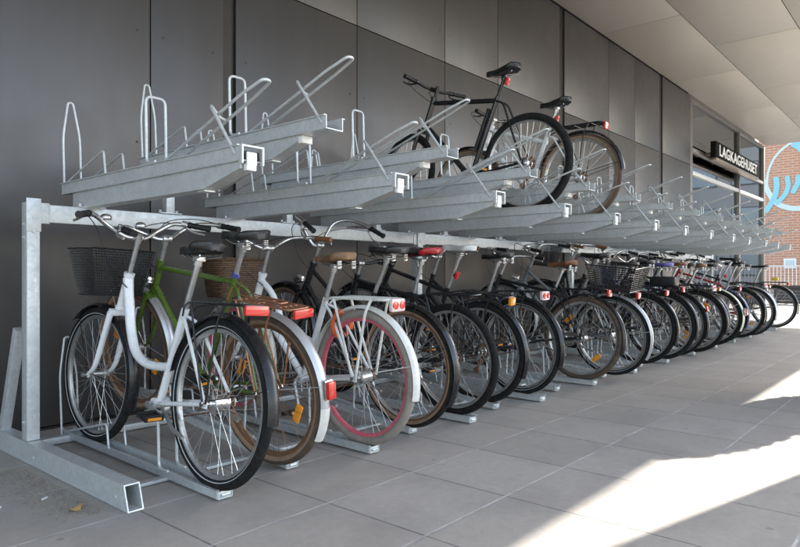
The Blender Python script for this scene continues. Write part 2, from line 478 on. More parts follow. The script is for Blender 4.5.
def bicycle(sp, loc, yaw=0, lean=0, pitch=0, group=None):
    root = empty(sp.get('name', 'bicycle'), loc); root.rotation_mode = 'XYZ'
    root.rotation_euler = (R(pitch), R(lean), R(yaw))
    tag(root, sp['label'], 'bicycle', group)
    wb = sp.get('wb', 1.08); z0 = WR
    RX = Vector((0, 0, z0)); FX = Vector((0, wb, z0)); BB = Vector((0, .455, .285))
    sa = R(sp.get('seat_ang', 68)); sd = Vector((0, -math.cos(sa), math.sin(sa)))
    sl = sp.get('seat_tube', .49); ST = BB+sd*sl; SC = BB+sd*sp.get('saddle_len', .70)
    ha = R(sp.get('head_ang', 68)); hd = Vector((0, -math.cos(ha), math.sin(ha))); hf = Vector((0, math.sin(ha), math.cos(ha)))
    AP = FX-hf*.05; HB = AP+hd*.40; HT = HB+hd*sp.get('head_len', .17)
    frm, P = sp['frame'], sp['paint']; style = sp['style']; ft = sp.get('tube', .0155)
    steer = R(sp.get('steer', 0))
    SM = Matrix.Translation(HB) @ Matrix.Rotation(steer, 4, hd) @ Matrix.Translation(-HB)
    # --- frame
    b = MB()
    b.tube([BB-Vector((.036, 0, 0)), BB+Vector((.036, 0, 0))], .023, 14)
    b.tube([BB, ST], ft*1.02, 12); b.tube([HB-hd*.005, HT+hd*.005], ft*1.25, 14)
    b.tube([HB-hd*.010, HB+hd*.004], ft*1.5, 14); b.tube([HT-hd*.006, HT+hd*.012], ft*1.5, 14)
    if style == 'diamond':
        b.tube([HT-hd*.035, ST-sd*.03-Vector((0, 0, sp.get('tt_drop', 0)))], ft*.95, 12)
        b.tube([HB+hd*.025, BB], ft*1.12, 12)
    elif style == 'step':        # one fat tube running down from the head and curving into the seat tube
        q = [(0, .828, .842), (0, .815, .77), (0, .792, .69), (0, .762, .585), (0, .705, .492), (0, .60, .446), (0, .47, .444), BB+sd*.18]
        p = spline(q, 7); n = len(p); b.tube(p, [ft*(1.46-.36*i/(n-1)) for i in range(n)], 16)
    elif style == 'swan':        # down tube plus a curved upper tube
        b.tube([HB+hd*.02, BB], ft*1.15, 12)
        b.tube(spline([HT-hd*.03, HT+Vector((0, -.10, -.12)), HT+Vector((0, -.20, -.30)), BB+Vector((0, .10, .26)), BB+sd*.22], 7), ft*1.05, 12)
    else:                        # mixte: two straight sloping tubes
        b.tube([HB+hd*.02, BB], ft*1.1, 12)
        b.tube([HT-hd*.04, BB+sd*.24], ft*.95, 12)
    for s in (-1, 1):
        e = RX+Vector((s*.066, 0, 0))
        b.tube(fillet([BB+Vector((s*.022, -.02, 0)), BB+Vector((s*.045, -.10, .012)), e], .05), [.011, .0105, .010, .010, .0095, .009, .008, .008][:8], 10) if False else \
            b.tube(fillet([BB+Vector((s*.022, -.02, 0)), BB+Vector((s*.045, -.10, .012)), e], .05), .0095, 10)
        b.tube(fillet([ST-sd*.035+Vector((s*.012, -.005, 0)), ST+Vector((s*.032, -.06, -.06)), e], .04), .0075, 10)
        b.box(e, (.005, .036, .034), 0, .003)
    b.tube([BB+Vector((-.045, -.11, .010)), BB+Vector((.045, -.11, .010))], .007, 8)
    fr = b.build('frame', P)
    if sp.get('accent'):          # thin contrast lettering band / seat collar
        c = MB(); c.tube([ST-sd*.004, ST+sd*.018], ft*1.25, 14); c.tube([ST+Vector((0, -.028, .004)), ST+Vector((0, .01, .008))], .006, 6)
        c.build('seat_collar', sp['accent'], fr)
    fr.parent = root
    # --- fork
    b = MB()
    b.box(HB-hd*.028, (.105, .036, .03), 0, .008, Euler((R(90)-ha, 0, 0)))
    for s in (-1, 1):
        top = HB-hd*.028+Vector((s*.046, 0, 0)); e = FX+Vector((s*.052, 0, 0)); mid = HB-hd*.27+Vector((s*.052, 0, 0))
        p = spline([top, mid, HB-hd*.345+hf*.014+Vector((s*.052, 0, 0)), e], 6); n = len(p)
        b.tube(p, [ft*.92-.006*i/(n-1) for i in range(n)], 10)
        b.box(e, (.005, .026, .03), 0, .003)
    b.tube([HB-hd*.02, HT], .011, 8); b.xf(SM); b.build('fork', sp.get('fork_paint', P), root)
    # --- wheels
    wheel(root, RX, sp, True)
    wheel(root, FX, {**sp, 'amber': sp.get('amber_front', sp.get('amber'))}, False, M=SM @ Matrix.Translation(FX))
    # --- mudguards
    if sp.get('guards'):
        gm = sp['guards']; tip = sp.get('guard_tip')
        b = MB(); a1 = R(sp.get('guard_to', 198)); aa = a1-R(24) if tip else a1
        guard(b, RX, R(15), aa)
        for s in (-1, 1):
            for a in ((R(150), R(100)) if not sp.get('rack') else (R(165),)):
                q = RX+Vector((s*.027, math.cos(a)*.357, math.sin(a)*.357)); b.tube([RX+Vector((s*.072, -.01, .012)), q], .0022, 6)
        g = b.build('mudguard', gm, root)
        if tip:
            b = MB(); guard(b, RX, aa-.01, a1, .058, .356, 10); b.build('mudguard_tip', tip, g)
        b = MB(); guard(b, FX, R(48), R(205) if not sp.get('short_front') else R(165), .054)
        for s in (-1, 1):
            for a in (R(185), R(60)):
                q = FX+Vector((s*.026, math.cos(a)*.357, math.sin(a)*.357)); b.tube([FX+Vector((s*.058, 0, .012)), q], .0022, 6)
        b.xf(SM); b.build('mudguard', sp.get('front_guard', gm), root)
    # --- seat post and saddle
    b = MB(); b.tube([ST-sd*.02, SC+sd*.01], .0128, 12); b.tube([SC-sd*.012, SC+sd*.012+Vector((0, 0, .004))], .019, 12)
    b.box(SC+sd*.018, (.045, .034, .020), 0, .004)
    b.build('seat_post', sp.get('post', ALU), root)
    ss = sp.get('saddle', LEATHER_K); b = MB()
    saddle_mesh(b, sp.get('saddle_l', .265), sp.get('saddle_w', .19)); tilt = Matrix.Rotation(R(sp.get('saddle_tilt', 3)), 4, 'X')
    SS = SC+Vector((0, -.005, .062)); b.xf(Matrix.Translation(SS) @ tilt); sd_o = b.build('saddle', ss, root, 60)
    b = MB()
    for s in (-1, 1):
        b.tube(spline([SS+Vector((s*.012, .13, -.018)), SS+Vector((s*.016, .06, -.040)), SS+Vector((s*.02, -.02, -.042)), SS+Vector((s*.05, -.085, -.034))], 4), .0035, 6)
        if sp.get('springs', True):
            h = [SS+Vector((s*.052+math.cos(t*1.0)*.013, -.088+math.sin(t*1.0)*.013, -.058+.04*t/(10*PI))) for t in [q*PI/5 for q in range(50)]]
            b.tube(h, .0024, 5)
    b.build('saddle_rails', CHROME, sd_o)
    if sp.get('cover'):
        b = MB(); saddle_mesh(b, .282, .208); b.xf(Matrix.Translation(SS+Vector((0, -.002, .004))) @ tilt @ Matrix.Scale(1.02, 4))
        b2 = [i for i, f in enumerate(b.f)]
        for i in b2:
            c = sum((b.v[k] for k in b.f[i]), Vector())/len(b.f[i])-SS
            b.m[i] = 0 if c.y < -.055 or c.z < -.012 else (1 if c.x < .015 else 2)
        b.build('saddle_cover', sp['cover'], sd_o, 60)
    if sp.get('seat_light'):
        b = MB(); q = ST+sd*.10+Vector((0, -.036, 0)); b.box(q, (.034, .026, .052), 0, .010, Euler((R(20), 0, 0))); b.box(q+Vector((0, .018, 0)), (.018, .022, .016), 1)
        b.build('tail_light', [RED, BLACKP], root)
    # --- handlebar, stem, grips
    CL = HT+hd*sp.get('stem', .16); bars = sp.get('bars', 'swept')
    if bars == 'swept': side = [(0, 0, 0), (.04, .012, 0), (.11, .035, .030), (.19, .03, .062), (.255, -.035, .068), (.285, -.115, .060), (.298, -.20, .052)]
    elif bars == 'high': side = [(0, 0, 0), (.035, .02, 0), (.075, .045, .06), (.135, .045, .145), (.205, -.02, .175), (.25, -.14, .150), (.272, -.29, .095)]
    elif bars == 'wide': side = [(0, 0, 0), (.05, .01, 0), (.13, .03, .045), (.20, .015, .085), (.25, -.03, .085), (.30, -.075, .078), (.335, -.11, .07)]
    else: side = [(0, 0, 0), (.08, 0, .0), (.15, -.003, .012), (.22, -.012, .016), (.295, -.024, .018)]
    ext = sp.get('stem_ext', .0)
    CL2 = CL+Vector((0, ext, 0))
    full = spline([CL2+Vector((-x, y, z)) for x, y, z in side[::-1]]+[CL2+Vector(p) for p in side[1:]], 5)
    b = MB(); b.tube(full, .0112, 10); b.xf(SM); hb = b.build('handlebar', sp.get('bar_mat', CHROME), root)
    b = MB(); b.tube([HT, CL-hd*.01], .0125, 12); b.tube([CL-hd*.03, CL+hd*.016], .0155, 12)
    b.tube([CL-hd*.004, CL2], .013, 10); b.tube([CL2-Vector((.024, 0, 0)), CL2+Vector((.024, 0, 0))], .018, 12)
    b.xf(SM); b.build('stem', sp.get('stem_mat', ALU), root)
    for s in (-1, 1):
        e = CL2+Vector((s*side[-1][0], side[-1][1], side[-1][2])); q = CL2+Vector((s*side[-2][0], side[-2][1], side[-2][2])); d = (e-q).normalized()
        L = sp.get('grip_len', .115); g = MB(); pts, rs = [], []
        for i in range(13):
            t = i/12; pts.append(e+d*.006-d*L*(1-t)); rs.append(.0148+(.0022 if i in (0, 12) else .0012*math.sin(i*1.9)))
        g.tube(pts, rs, 12); g.xf(SM); g.build('grip', sp.get('grip', BLACKP), hb)
        k = e-d*(L+.012); lv = MB(); fw = Vector((0, 1, 0))-d*d.y; fw = fw.normalized() if fw.length > .2 else Vector((s, 0, 0))
        lv.tube([k-d*.012, k+d*.012], .0165, 10)
        lv.tube(spline([k, k+fw*.025-Vector((0, 0, .010)), k+fw*.045+d*.04-Vector((0, 0, .022)), k+fw*.040+d*.10-Vector((0, 0, .026))], 4), [.0085]*4+[.006]*9, 8)
        lv.xf(SM); lv.build('brake_lever', BLACKM if bars == 'flat' else ALU, hb)
        cb = MB(); t0 = SM @ (k+fw*.026); mid = SM @ (CL2+Vector((s*.10, .16+.03*random.random(), .02+.05*random.random())))
        tgt = HB+Vector((s*.022, .03, .02)) if s > 0 else HT+Vector((-.022, -.03, -.06))
        cb.tube(spline([t0, t0+(mid-t0)*.45+Vector((0, .03, .03)), mid, SM @ (HT+Vector((s*.045, .10, .03))), tgt], 6), .0026, 6)
        cb.build('brake_cable', CABLE, root)
    if sp.get('bell', True):
        b = MB(); q = CL2+Vector((-side[2][0]*1.1, side[2][1], side[2][2]+.03))
        b.loft([[q+Vector((math.cos(a)*r, math.sin(a)*r, z)) for a in [2*PI*k/14 for k in range(14)]] for r, z in ((.024, 0), (.027, .006), (.025, .016), (.016, .024), (.004, .027))])
        b.xf(SM); b.build('bell', sp.get('bell_mat', CHROME), hb)
    # --- crank, pedals, chain, guard
    ca = R(sp.get('crank', -25)); cd = Vector((0, math.cos(ca), math.sin(ca))); b = MB()
    cr = Vector((.052, BB.y, BB.z))
    b.revolve([(.082, .048), (.086, .050), (.086, .053), (.082, .055), (.072, .053), (.072, .049)], 44, BB)
    for i in range(5):
        a = ca+2*PI*i/5; b.tube([BB+Vector((.052, 0, 0)), BB+Vector((.051, math.cos(a)*.076, math.sin(a)*.076))], .006, 6)
    b.revolve([(.0, .046), (.024, .046), (.024, .058), (0, .060)], 16, BB, closed=False)
    for s in (-1, 1):
        x = s*.074; b.tube([Vector((s*.06, BB.y, BB.z)), BB+cd*s*.02+Vector((x, 0, 0)), BB+cd*s*.168+Vector((s*.084, 0, 0))], [.013, .0115, .009], 10)
    b.tube([BB-Vector((.066, 0, 0)), BB+Vector((.066, 0, 0))], .008, 10)
    ck = b.build('crankset', sp.get('crank_mat', ALU), root)
    for s in (-1, 1):
        p = link('pedal', pedal_mesh(), ck, BB+cd*s*.168+Vector((s*.135, 0, 0))); p.rotation_euler.z = 0 if s > 0 else PI; p.rotation_euler.x = R(random.uniform(-12, 12))
    b = MB(); rr = .032
    for s, rad in ((1, 1), (-1, 1)):
        b.tube([BB+Vector((.050, .01, s*.080)), RX+Vector((.050, 0, s*rr))], .0042, 6)
    if sp.get('cassette'):
        for i in range(7): b.revolve([(.056-.0055*i, .028+.0042*i), (.056-.0055*i, .0297+.0042*i), (.015, .0297+.0042*i), (.015, .028+.0042*i)], 26, RX)
        b.tube([RX+Vector((.055, .02, -.03)), RX+Vector((.055, .03, -.09)), RX+Vector((.055, .055, -.15))], .008, 8)
        b.revolve([(.0, .050), (.022, .050), (.022, .058), (0, .058)], 12, RX+Vector((0, .028, -.085)), closed=False)
        b.revolve([(.0, .050), (.022, .050), (.022, .058), (0, .058)], 12, RX+Vector((0, .055, -.145)), closed=False)
    else: b.revolve([(.034, .046), (.038, .049), (.038, .052), (.034, .054), (.010, .054), (.010, .046)], 20, RX)
    b.build('chain', RUST, root)
    if sp.get('chaincase'):
        b = MB(); n = 18; out = []
        for i in range(n+1):
            a = R(-95)+R(190)*i/n; out.append(BB+Vector((.060, math.cos(a)*.105, math.sin(a)*.105)))
        for i in range(8):
            a = R(85)+R(190)*i/7; out.append(RX+Vector((.060, math.cos(a)*.058, math.sin(a)*.058)))
        if sp['chaincase'][1] == 'half': out = [BB+Vector((.060, math.cos(R(a))*.108, math.sin(R(a))*.108)) for a in range(-30, 95, 8)]+[RX+Vector((.060, .12, .075)), RX+Vector((.060, .12, .050)), BB+Vector((.060, .0, .055)), BB+Vector((.060, .05, .0))]
        b.prism(out, (.014, 0, 0)); b.build('chain_guard', sp['chaincase'][0], root)
    # --- rack
    if sp.get('rack'):
        rm = sp['rack']; b = MB(); zt = z0+.402; y0, y1 = .20, -.20-sp.get('rack_ext', 0); rw = .062; tr = sp.get('rack_tube', .0048)
        b.tube(fillet([(-rw*.5, y0+.05, zt-.02), (-rw, y0-.04, zt), (-rw, y1, zt), (rw, y1, zt), (rw, y0-.04, zt), (rw*.5, y0+.05, zt-.02)], .035), tr, 8)
        for i in range(-1, 2): b.tube([(i*.03, y0-.03, zt), (i*.03, y1, zt)], tr*.8, 6)
        for yy in (y0-.06, .02, y1+.08): b.tube([(-rw, yy, zt-.002), (rw, yy, zt-.002)], tr*.8, 6)
        for s in (-1, 1):
            b.tube(fillet([(s*rw, y1+.10, zt), (s*.075, y1+.13, zt-.06), (s*.075, -.02, z0+.005)], .03), tr, 8)
            b.tube([(s*rw, y0-.05, zt), (s*.075, .005, z0+.01)], tr*.9, 8)
            b.tube([(s*rw*.5, y0+.05, zt-.02), ST+Vector((s*.018, -.01, -.03))], tr*.9, 6)
        if sp.get('clip'):
            b.tube(fillet([(-.03, y0-.02, zt+.02), (-.03, -.10, zt+.012), (.03, -.10, zt+.012), (.03, y0-.02, zt+.02)], .02), .0032, 6)
        rk = b.build('rear_rack', rm, root)
        rf = sp.get('reflector')
        if rf:
            kind, mat, = rf; b = MB()
            if kind == 'wide': b.box((0, y1-.016, zt-.018), (.112, .018, .040), 0, .008); b.box((0, y1-.004, zt-.014), (.10, .012, .03), 1, .002)
            elif kind == 'round':
                b.box((0, y1-.012, zt-.026), (.098, .026, .066), 2, .012)
                for q in (-.024, .024):
                    k = MB(); k.revolve([(0, 0), (.021, 0), (.019, .006), (0, .008)], 18, closed=False); k.xf(Matrix.Translation((q, y1-.022, zt-.026)) @ Matrix.Rotation(R(-90), 4, 'Z')); b.add(k.v, k.f, 0)
            else: b.box((0, y1-.014, zt-.026), (.062, .022, .056), 0, .007); b.box((0, y1, zt-.02), (.05, .01, .03), 1, .002)
            b.build('rear_reflector', [RED if kind == 'round' else mat, BLACKP, mat], rk)
    elif sp.get('reflector'):
        b = MB(); a = R(148); q = RX+Vector((0, math.cos(a)*.385, math.sin(a)*.385)); b.box(q, (.05, .02, .055), 0, .008, Euler((R(-20), 0, 0))); b.build('rear_reflector', sp['reflector'][1], root)
    if sp.get('guard_light'):
        b = MB(); a = R(168); q = RX+Vector((0, math.cos(a)*.392, math.sin(a)*.392)); b.box(q, (.044, .024, .075), 0, .006, Euler((R(-6), 0, 0))); b.box(q+Vector((0, .012, 0)), (.05, .012, .085), 1, .004, Euler((R(-6), 0, 0)))
        b.build('tail_light', [RED, CHROME], root)
    if sp.get('stand', True):
        b = MB(); q = BB+Vector((-.05, -.12, -.01)); b.box(q+Vector((.02, 0, .004)), (.05, .03, .018), 0, .004); b.tube([q, q+Vector((-.03, -.13, -.06)), q+Vector((-.045, -.24, -.075))], .0085, 8)
        b.build('kickstand', ALU, root)
    if sp.get('headlight'):
        b = MB(); b.revolve([(0, -.035), (.018, -.033), (.028, -.012), (.033, .02), (.034, .03)], 20, closed=False); b.revolve([(.034, .03), (.026, .036), (0, .038)], 20, closed=False, mat=1)
        b.xf(SM @ Matrix.Translation(HB+Vector((0, .075, .045))) @ Matrix.Rotation(R(90), 4, 'Z')); b.box(SM @ (HB+Vector((0, .045, .03))), (.012, .06, .012), 0)
        b.build('headlight', [CHROME, LAMPG], root)
    if sp.get('frame_lock'):
        b = MB(); c = Vector((0, .17, .60)); b.tube([c+Vector((math.cos(R(a))*.060, -.01, math.sin(R(a))*.066)) for a in range(-60, 241, 15)], .0105, 8)
        b.box(c+Vector((.0, -.01, .066)), (.075, .028, .034), 0, .008); b.box(c+Vector((.062, -.012, .0)), (.032, .032, .055), 0, .008)
        b.build('frame_lock', sp['frame_lock'], root)
    if sp.get('cable_lock'):
        c = SC+Vector((0, .0, -.10)); pts = [c+Vector((math.sin(t)*.05+.01*math.sin(3*t), .02+.045*math.cos(t), -.06+.06*math.cos(t*1.0)+.012*math.sin(2*t))) for t in [q*2*PI/24 for q in range(24)]]
        b = MB(); b.tube(pts, .0065, 8, closed=True); b.box(pts[0], (.02, .04, .022), 0, .004); b.build('cable_lock', sp['cable_lock'], root)
    if sp.get('bottle_pump'):
        b = MB(); q = ST-sd*.06+Vector((0, .05, -.02)); b.tube([q, q-sd*.30], .016, 10); b.build('pump', BLACKP, root)
    # --- baskets
    def wire_basket(c, w0, w1, l0, l1, h, mat, name, nx=11, nz=9, rad=.0017, M=None, lining=False):
        k = MB()
        def ringp(t):
            w, l = w0+(w1-w0)*t, l0+(l1-l0)*t
            return [Vector((-w/2, -l/2, h*t)), Vector((w/2, -l/2, h*t)), Vector((w/2, l/2, h*t)), Vector((-w/2, l/2, h*t))]
        for i in range(nz+1):
            p = ringp(i/nz); q = fillet(p+[p[0]], .03, 3)[:-1]; k.tube(q, rad*(2.2 if i in (0, nz) else 1), 5, closed=True)
        lo, hi = ringp(0), ringp(1)
        for e in range(4):
            a, b_, c_, d_ = lo[e], lo[(e+1) % 4], hi[e], hi[(e+1) % 4]; cnt = nx
            for i in range(1, cnt):
                t = i/cnt; k.tube([a.lerp(b_, t), c_.lerp(d_, t)], rad, 4, cap=False)
        for i in range(1, nx):
            t = i/nx; k.tube([lo[0].lerp(lo[1], t), lo[3].lerp(lo[2], t)], rad, 4, cap=False); k.tube([lo[0].lerp(lo[3], t), lo[1].lerp(lo[2], t)], rad, 4, cap=False)
        k.xf(Matrix.Translation(Vector(c))); 
        if M is not None: k.xf(M)
        return k.build(name, mat, root)
    if sp.get('basket'):
        kind, mat = sp['basket']; c = Vector((0, wb+.015+sp.get('basket_dy', 0), sp.get('basket_z', .80)))
        if kind == 'wire': wire_basket(c, .24, .33, .19, .27, .225, mat, 'front_basket', 24, 17, .0021, SM)
        else:
            k = MB(); rings = []; n = 28
            def rr(t, o):
                w, l = .155+.035*t-o, .11+.025*t-o
                return [c+Vector((w*(abs(math.cos(a))**.5)*(1 if math.cos(a) >= 0 else -1), l*(abs(math.sin(a))**.5)*(1 if math.sin(a) >= 0 else -1), .23*t)) for a in [2*PI*q/n for q in range(n)]]
            ts = [q/15 for q in range(16)]
            rings = [[p+(p-c-Vector((0, 0, p.z-c.z))).normalized()*(.006*(1 if (i+j) % 2 else -1)) for j, p in enumerate(rr(t, 0))] for i, t in enumerate(ts)]
            rings += [rr(t, .010) for t in ts[::-1][::3]]
            k.loft(rings); top = rr(1, .003); k.tube(top, .011, 8, closed=True); k.xf(SM); k.build('front_basket', mat, root, 80)
    if sp.get('rear_basket'):
        kind, mat = sp['rear_basket']; c = Vector((0, -.02, z0+.41))
        if kind == 'wire': wire_basket(c, .27, .36, .34, .44, .20, mat, 'rear_basket', 16, 11, .0024)
        else:
            k = MB(); w, l, h, t = .33, .42, .24, .006
            for s in (-1, 1):
                k.box(c+Vector((s*w/2, 0, h/2)), (t, l, h), 0); k.box(c+Vector((0, s*l/2, h/2)), (w-t*1.1, t, h-.002), 0)
            k.box(c+Vector((0, 0, .004)), (w-.02, l-.02, t), 0); k.tube(fillet([c+Vector((sx*w/2, sy*l/2, h)) for sx, sy in ((-1, -1), (1, -1), (1, 1), (-1, 1), (-1, -1))], .03)[:-1], .011, 8, closed=True)
            for q in range(1, 4): k.tube(fillet([c+Vector((sx*(w/2+.005), sy*(l/2+.005), h*q/4)) for sx, sy in ((-1, -1), (1, -1), (1, 1), (-1, 1), (-1, -1))], .03)[:-1], .005, 6, closed=True)
            k.build('rear_crate', mat, root)
    if sp.get('pannier'):
        k = MB(); c = Vector((.115, -.02, z0+.24)); k.box(c, (.10, .30, .30), 0, .03); k.box(c+Vector((.01, 0, .09)), (.105, .31, .15), 0, .03); k.build('pannier_bag', sp['pannier'], root)
    if sp.get('bag'):
        k = MB(); k.box((0, -.03, z0+.455), sp.get('bag_size', (.17, .26, .10)), 0, .03); sp.get('bag_size') or k.tube([(-.088, -.03, z0+.42), (-.088, -.03, z0+.47), (0, -.03, z0+.512), (.088, -.03, z0+.47), (.088, -.03, z0+.42)], .006, 6); k.build('rack_bag', sp['bag'], root)
    return root

WHITE = paint((.74, .75, .75)); BLACK = paint((.008, .008, .009)); GREEN = paint((.062, .115, .008)); SILVER = surf('silver_paint', (.50, .51, .52), .33, .5, 30, .1, coat=.4)
CREAM = paint((.62, .64, .50)); NAVY = paint((.03, .045, .12)); RED_P = paint((.35, .02, .02)); GREY_P = paint((.16, .17, .18)); BROWN_P = paint((.09, .045, .03))
OFFW = surf('aged_white_paint', (.66, .66, .62), .35, 0, 22, .08, dirt=(.36, .31, .25), dirt_amt=.55, coat=.25)
PINK = surf('pink_rim_paint', (.55, .10, .14), .5, 0, 40, .2, dirt=(.5, .35, .33), dirt_amt=.3)
BLUETIP = surf('blue_grey_guard_tip', (.24, .29, .40), .42, .2, 8, .08)
REDCOVER = surf('red_vinyl_cover', (.36, .015, .02), .35, 0, 25, .2); GREENCOVER = surf('green_vinyl_cover', (.03, .16, .06), .4, 0, 25, .2)
YELLOW = surf('yellow_bag', (.60, .45, .03), .6, 0, 20, .15); VIOLET = surf('violet_vinyl', (.12, .10, .34), .5, 0, 20, .2); ORANGE = surf('orange_lock', (.60, .10, .02), .35, 0, 20, .2)

BASE = dict(frame=None, style='diamond', paint=BLACK, tyre=(RUBBER, RUBBER), rim=(ALU, ALU), spoke=SPOKE, guards=BLACKM, rack=BLACKM, reflector=('box', RED))
def spec(**k): return {**BASE, **k}
AMB = paint((.014, .014, .015))
LOW, UPP = 'bicycles parked in the ground racks', 'bicycles parked on the upper tier'
PITCH = .4375
def slot_x(i): return 1.50+PITCH*i

SPECS = {
 0: (dict(style='step', paint=WHITE, tyre=(RUBBER, RUBBER), line=True, guards=BLACKM, guard_to=186, reflector=('wide', RED), basket=('wire', BLACKM), basket_z=.755, basket_dy=-.10, post=ALU,
          saddle_w=.185, stem=.20, stem_ext=.02, bars='wide', rack_ext=.0, tube=.0175, seat_tube=.46, saddle_len=.675, seat_ang=69, springs=False, crank=8, chaincase=(WHITE, 'half') if False else None, crank_mat=ALU,
          label='white step-through bicycle with black saddle and dark wire front basket, beside the end post'), 2.27, 0, 3.5, 3),
 1: (dict(style='diamond', paint=GREEN, tube=.0138, tyre=(RUBBER_BROWN, TAN), rim=(RUST, RUST), guards=SILVER, guard_tip=OFFW, guard_to=205, guard_light=True, rack=COPPER, clip=True, reflector=('wide', RED), amber=20, headlight=True,
          saddle_w=.20, saddle_len=.745, seat_tube=.60, stem=.13, accent=BLUEP, tt_drop=-.0, spoke=RUST, label='green bicycle with black sprung saddle and tan walled tyres, between the two white bicycles'), 2.41, 4, -5, 0),
 2: (dict(style='swan', paint=WHITE, tyre=(RUBBER_GREY, RUBBER_GREY), rim=(PINK, PINK), guards=OFFW, rack=OFFW, rack_tube=.0075, rack_ext=.02, reflector=('round', REDC), saddle=LEATHER_T, saddle_len=.655, frame_lock=ORANGE,
          basket=('wicker', WICKER), basket_z=.72, stem=.17, guard_to=192, grip=LEATHER_B, tube=.017, crank=70, label='white bicycle with white rack, cracked tan saddle, pink rim and brown wicker basket'), 2.29, 0, -1, 0),
 3: (dict(style='mixte', paint=BLACK, tyre=(RUBBER, TAN), rim=(RUST, ALU), bars='high', stem=.13, rack=None, reflector=None, guards=BLACK, guard_to=205, saddle_w=.21, headlight=True,
          label='black bicycle with tall chrome swept-back handlebar, beside the white bicycle with pink rim'), 2.40, 0, -2, -6),
 4: (dict(style='diamond', paint=BLACK, rim=(ALU, ALU), guards=None, cassette=True, bars='flat', stem=.09, cover=[REDCOVER, BLACKP, GREENCOVER], rack=BLACKM, reflector=None, springs=False, saddle_len=.675, seat_ang=71, post=ALU, bell=False,
          bar_mat=BLACKM, crank=30, label='black bicycle with red, black and green saddle cover and gear cassette'), 2.38, 0, -3, 5),
 5: (dict(style='diamond', paint=BLACK, saddle=LEATHER_W, springs=False, saddle_len=.68, seat_ang=71, reflector=('box', AMBER), guards=BLACK, bars='flat', stem=.10, seat_light=True, saddle_w=.15, cassette=True,
          label='black bicycle with a slim white saddle and amber rear reflector'), 2.49, 0, -3, -3),
 6: (dict(style='mixte', paint=BLACK, reflector=('round', REDC), line=True, grip=LEATHER_B, stem=.16, bars='swept', saddle_w=.20, crank=100,
          label='black bicycle with brown grips and oval red and white rear light, beside an empty slot'), 2.40, -2, -3, 4),
 8: (dict(style='diamond', paint=BLACK, tyre=(RUBBER_BROWN, RUBBER_BROWN), rim=(ALU, ALU), saddle=LEATHER_B, amber=50, reflector=('box', RED), stem=.15, cable_lock=BLACKP,
          label='black bicycle with brown tyres, brown leather saddle and amber spoke reflector'), 2.33, 1, 3, 0),
 9: (dict(style='mixte', paint=GREY_P, guards=SILVER, rear_basket=('wire', BLACKM), reflector=('box', RED), line=True, stem=.15, headlight=True, guard_to=205,
          label='grey bicycle with silver mudguard and a wide black wire basket on its rear rack'), 2.27, 0, -2, 2),
 11: (dict(style='step', paint=BLACK, basket=('wire', BLACKM), basket_z=.86, stem=.20, grip=LEATHER_B, guards=BLACK,
          label='black step-through bicycle with wire front basket, behind the grey bicycle with the rear basket'), 2.38, 0, 1, 0),
 12: (dict(style='diamond', paint=BLACK, saddle_w=.21, reflector=('box', RED), bag=BLACKP, stem=.15,
          label='black bicycle with a rounded black bag on its rear rack'), 2.27, 1, -2, 3),
 13: (dict(style='swan', paint=NAVY, cover=[VIOLET, VIOLET, VIOLET], stem=.15, line=True, cassette=True, reflector=('wide', RED), bars='wide', rack=None, guards=BLACKM,
          label='dark blue bicycle with violet saddle cover and no rear rack'), 2.34, -1, 2, 0),
 14: (dict(style='mixte', paint=BROWN_P, saddle=LEATHER_B, basket=('wire', BLACKM), basket_z=.80, stem=.17, amber=110, reflector=('round', REDC),
          label='brown bicycle with brown saddle, front wire basket and oval rear light'), 2.25, 0, 0, 0),
 15: (dict(style='diamond', paint=BLACK, amber=-60, rim=(ALU, ALU), tyre=(RUBBER, TAN), reflector=('wide', AMBER), stem=.14,
          label='black bicycle with amber rear reflector and tan sidewalls'), 2.34, 2, -2, -4),
 16: (dict(style='swan', paint=CREAM, guards=CREAM, guard_to=205, rack=None, reflector=None, guard_light=True, stem=.17, saddle=LEATHER_B,
          label='cream bicycle with cream mudguards and brown saddle'), 2.26, 0, 2, 0),
 17: (dict(style='step', paint=NAVY, guards=NAVY, basket=('wire', BLACKM), stem=.19, line=True, saddle_w=.2, rack=CHROME, reflector=('box', RED),
          label='navy step-through bicycle with chrome rack and wire front basket'), 2.35, -2, -1, 0),
 19: (dict(style='diamond', paint=RED_P, guards=BLACKM, bars='flat', stem=.10, springs=False, saddle_len=.76, seat_light=True, rack=None, reflector=None,
          label='dark red bicycle with flat handlebar and high black saddle'), 2.30, 1, 1, 0),
 20: (dict(style='mixte', paint=SILVER, guards=SILVER, stem=.17, line=True, reflector=('round', REDC),
          label='silver bicycle with silver mudguards, chrome swept handlebar and oval rear light'), 2.26, 0, -2, 3),
 21: (dict(style='diamond', paint=BLACK, tyre=(RUBBER, RUBBER), amber=80, stem=.14, bars='wide', rack=BLACKM, reflector=('wide', RED), pannier=GREY_P,
          label='black bicycle with a grey pannier bag hanging beside its rear wheel'), 2.33, 1, 2, 0),
 24: (dict(style='step', paint=BLACK, guards=BLACKM, stem=.17, bag=YELLOW, bag_size=(.10, .10, .05), line=True, reflector=('box', RED), bars='swept', spoke=SPOKE,
          label='black step-through bicycle with a small yellow pouch on the rack, last before the brick building'), 2.26, 0, -1, 8),
}
GSLOPE = 6.2
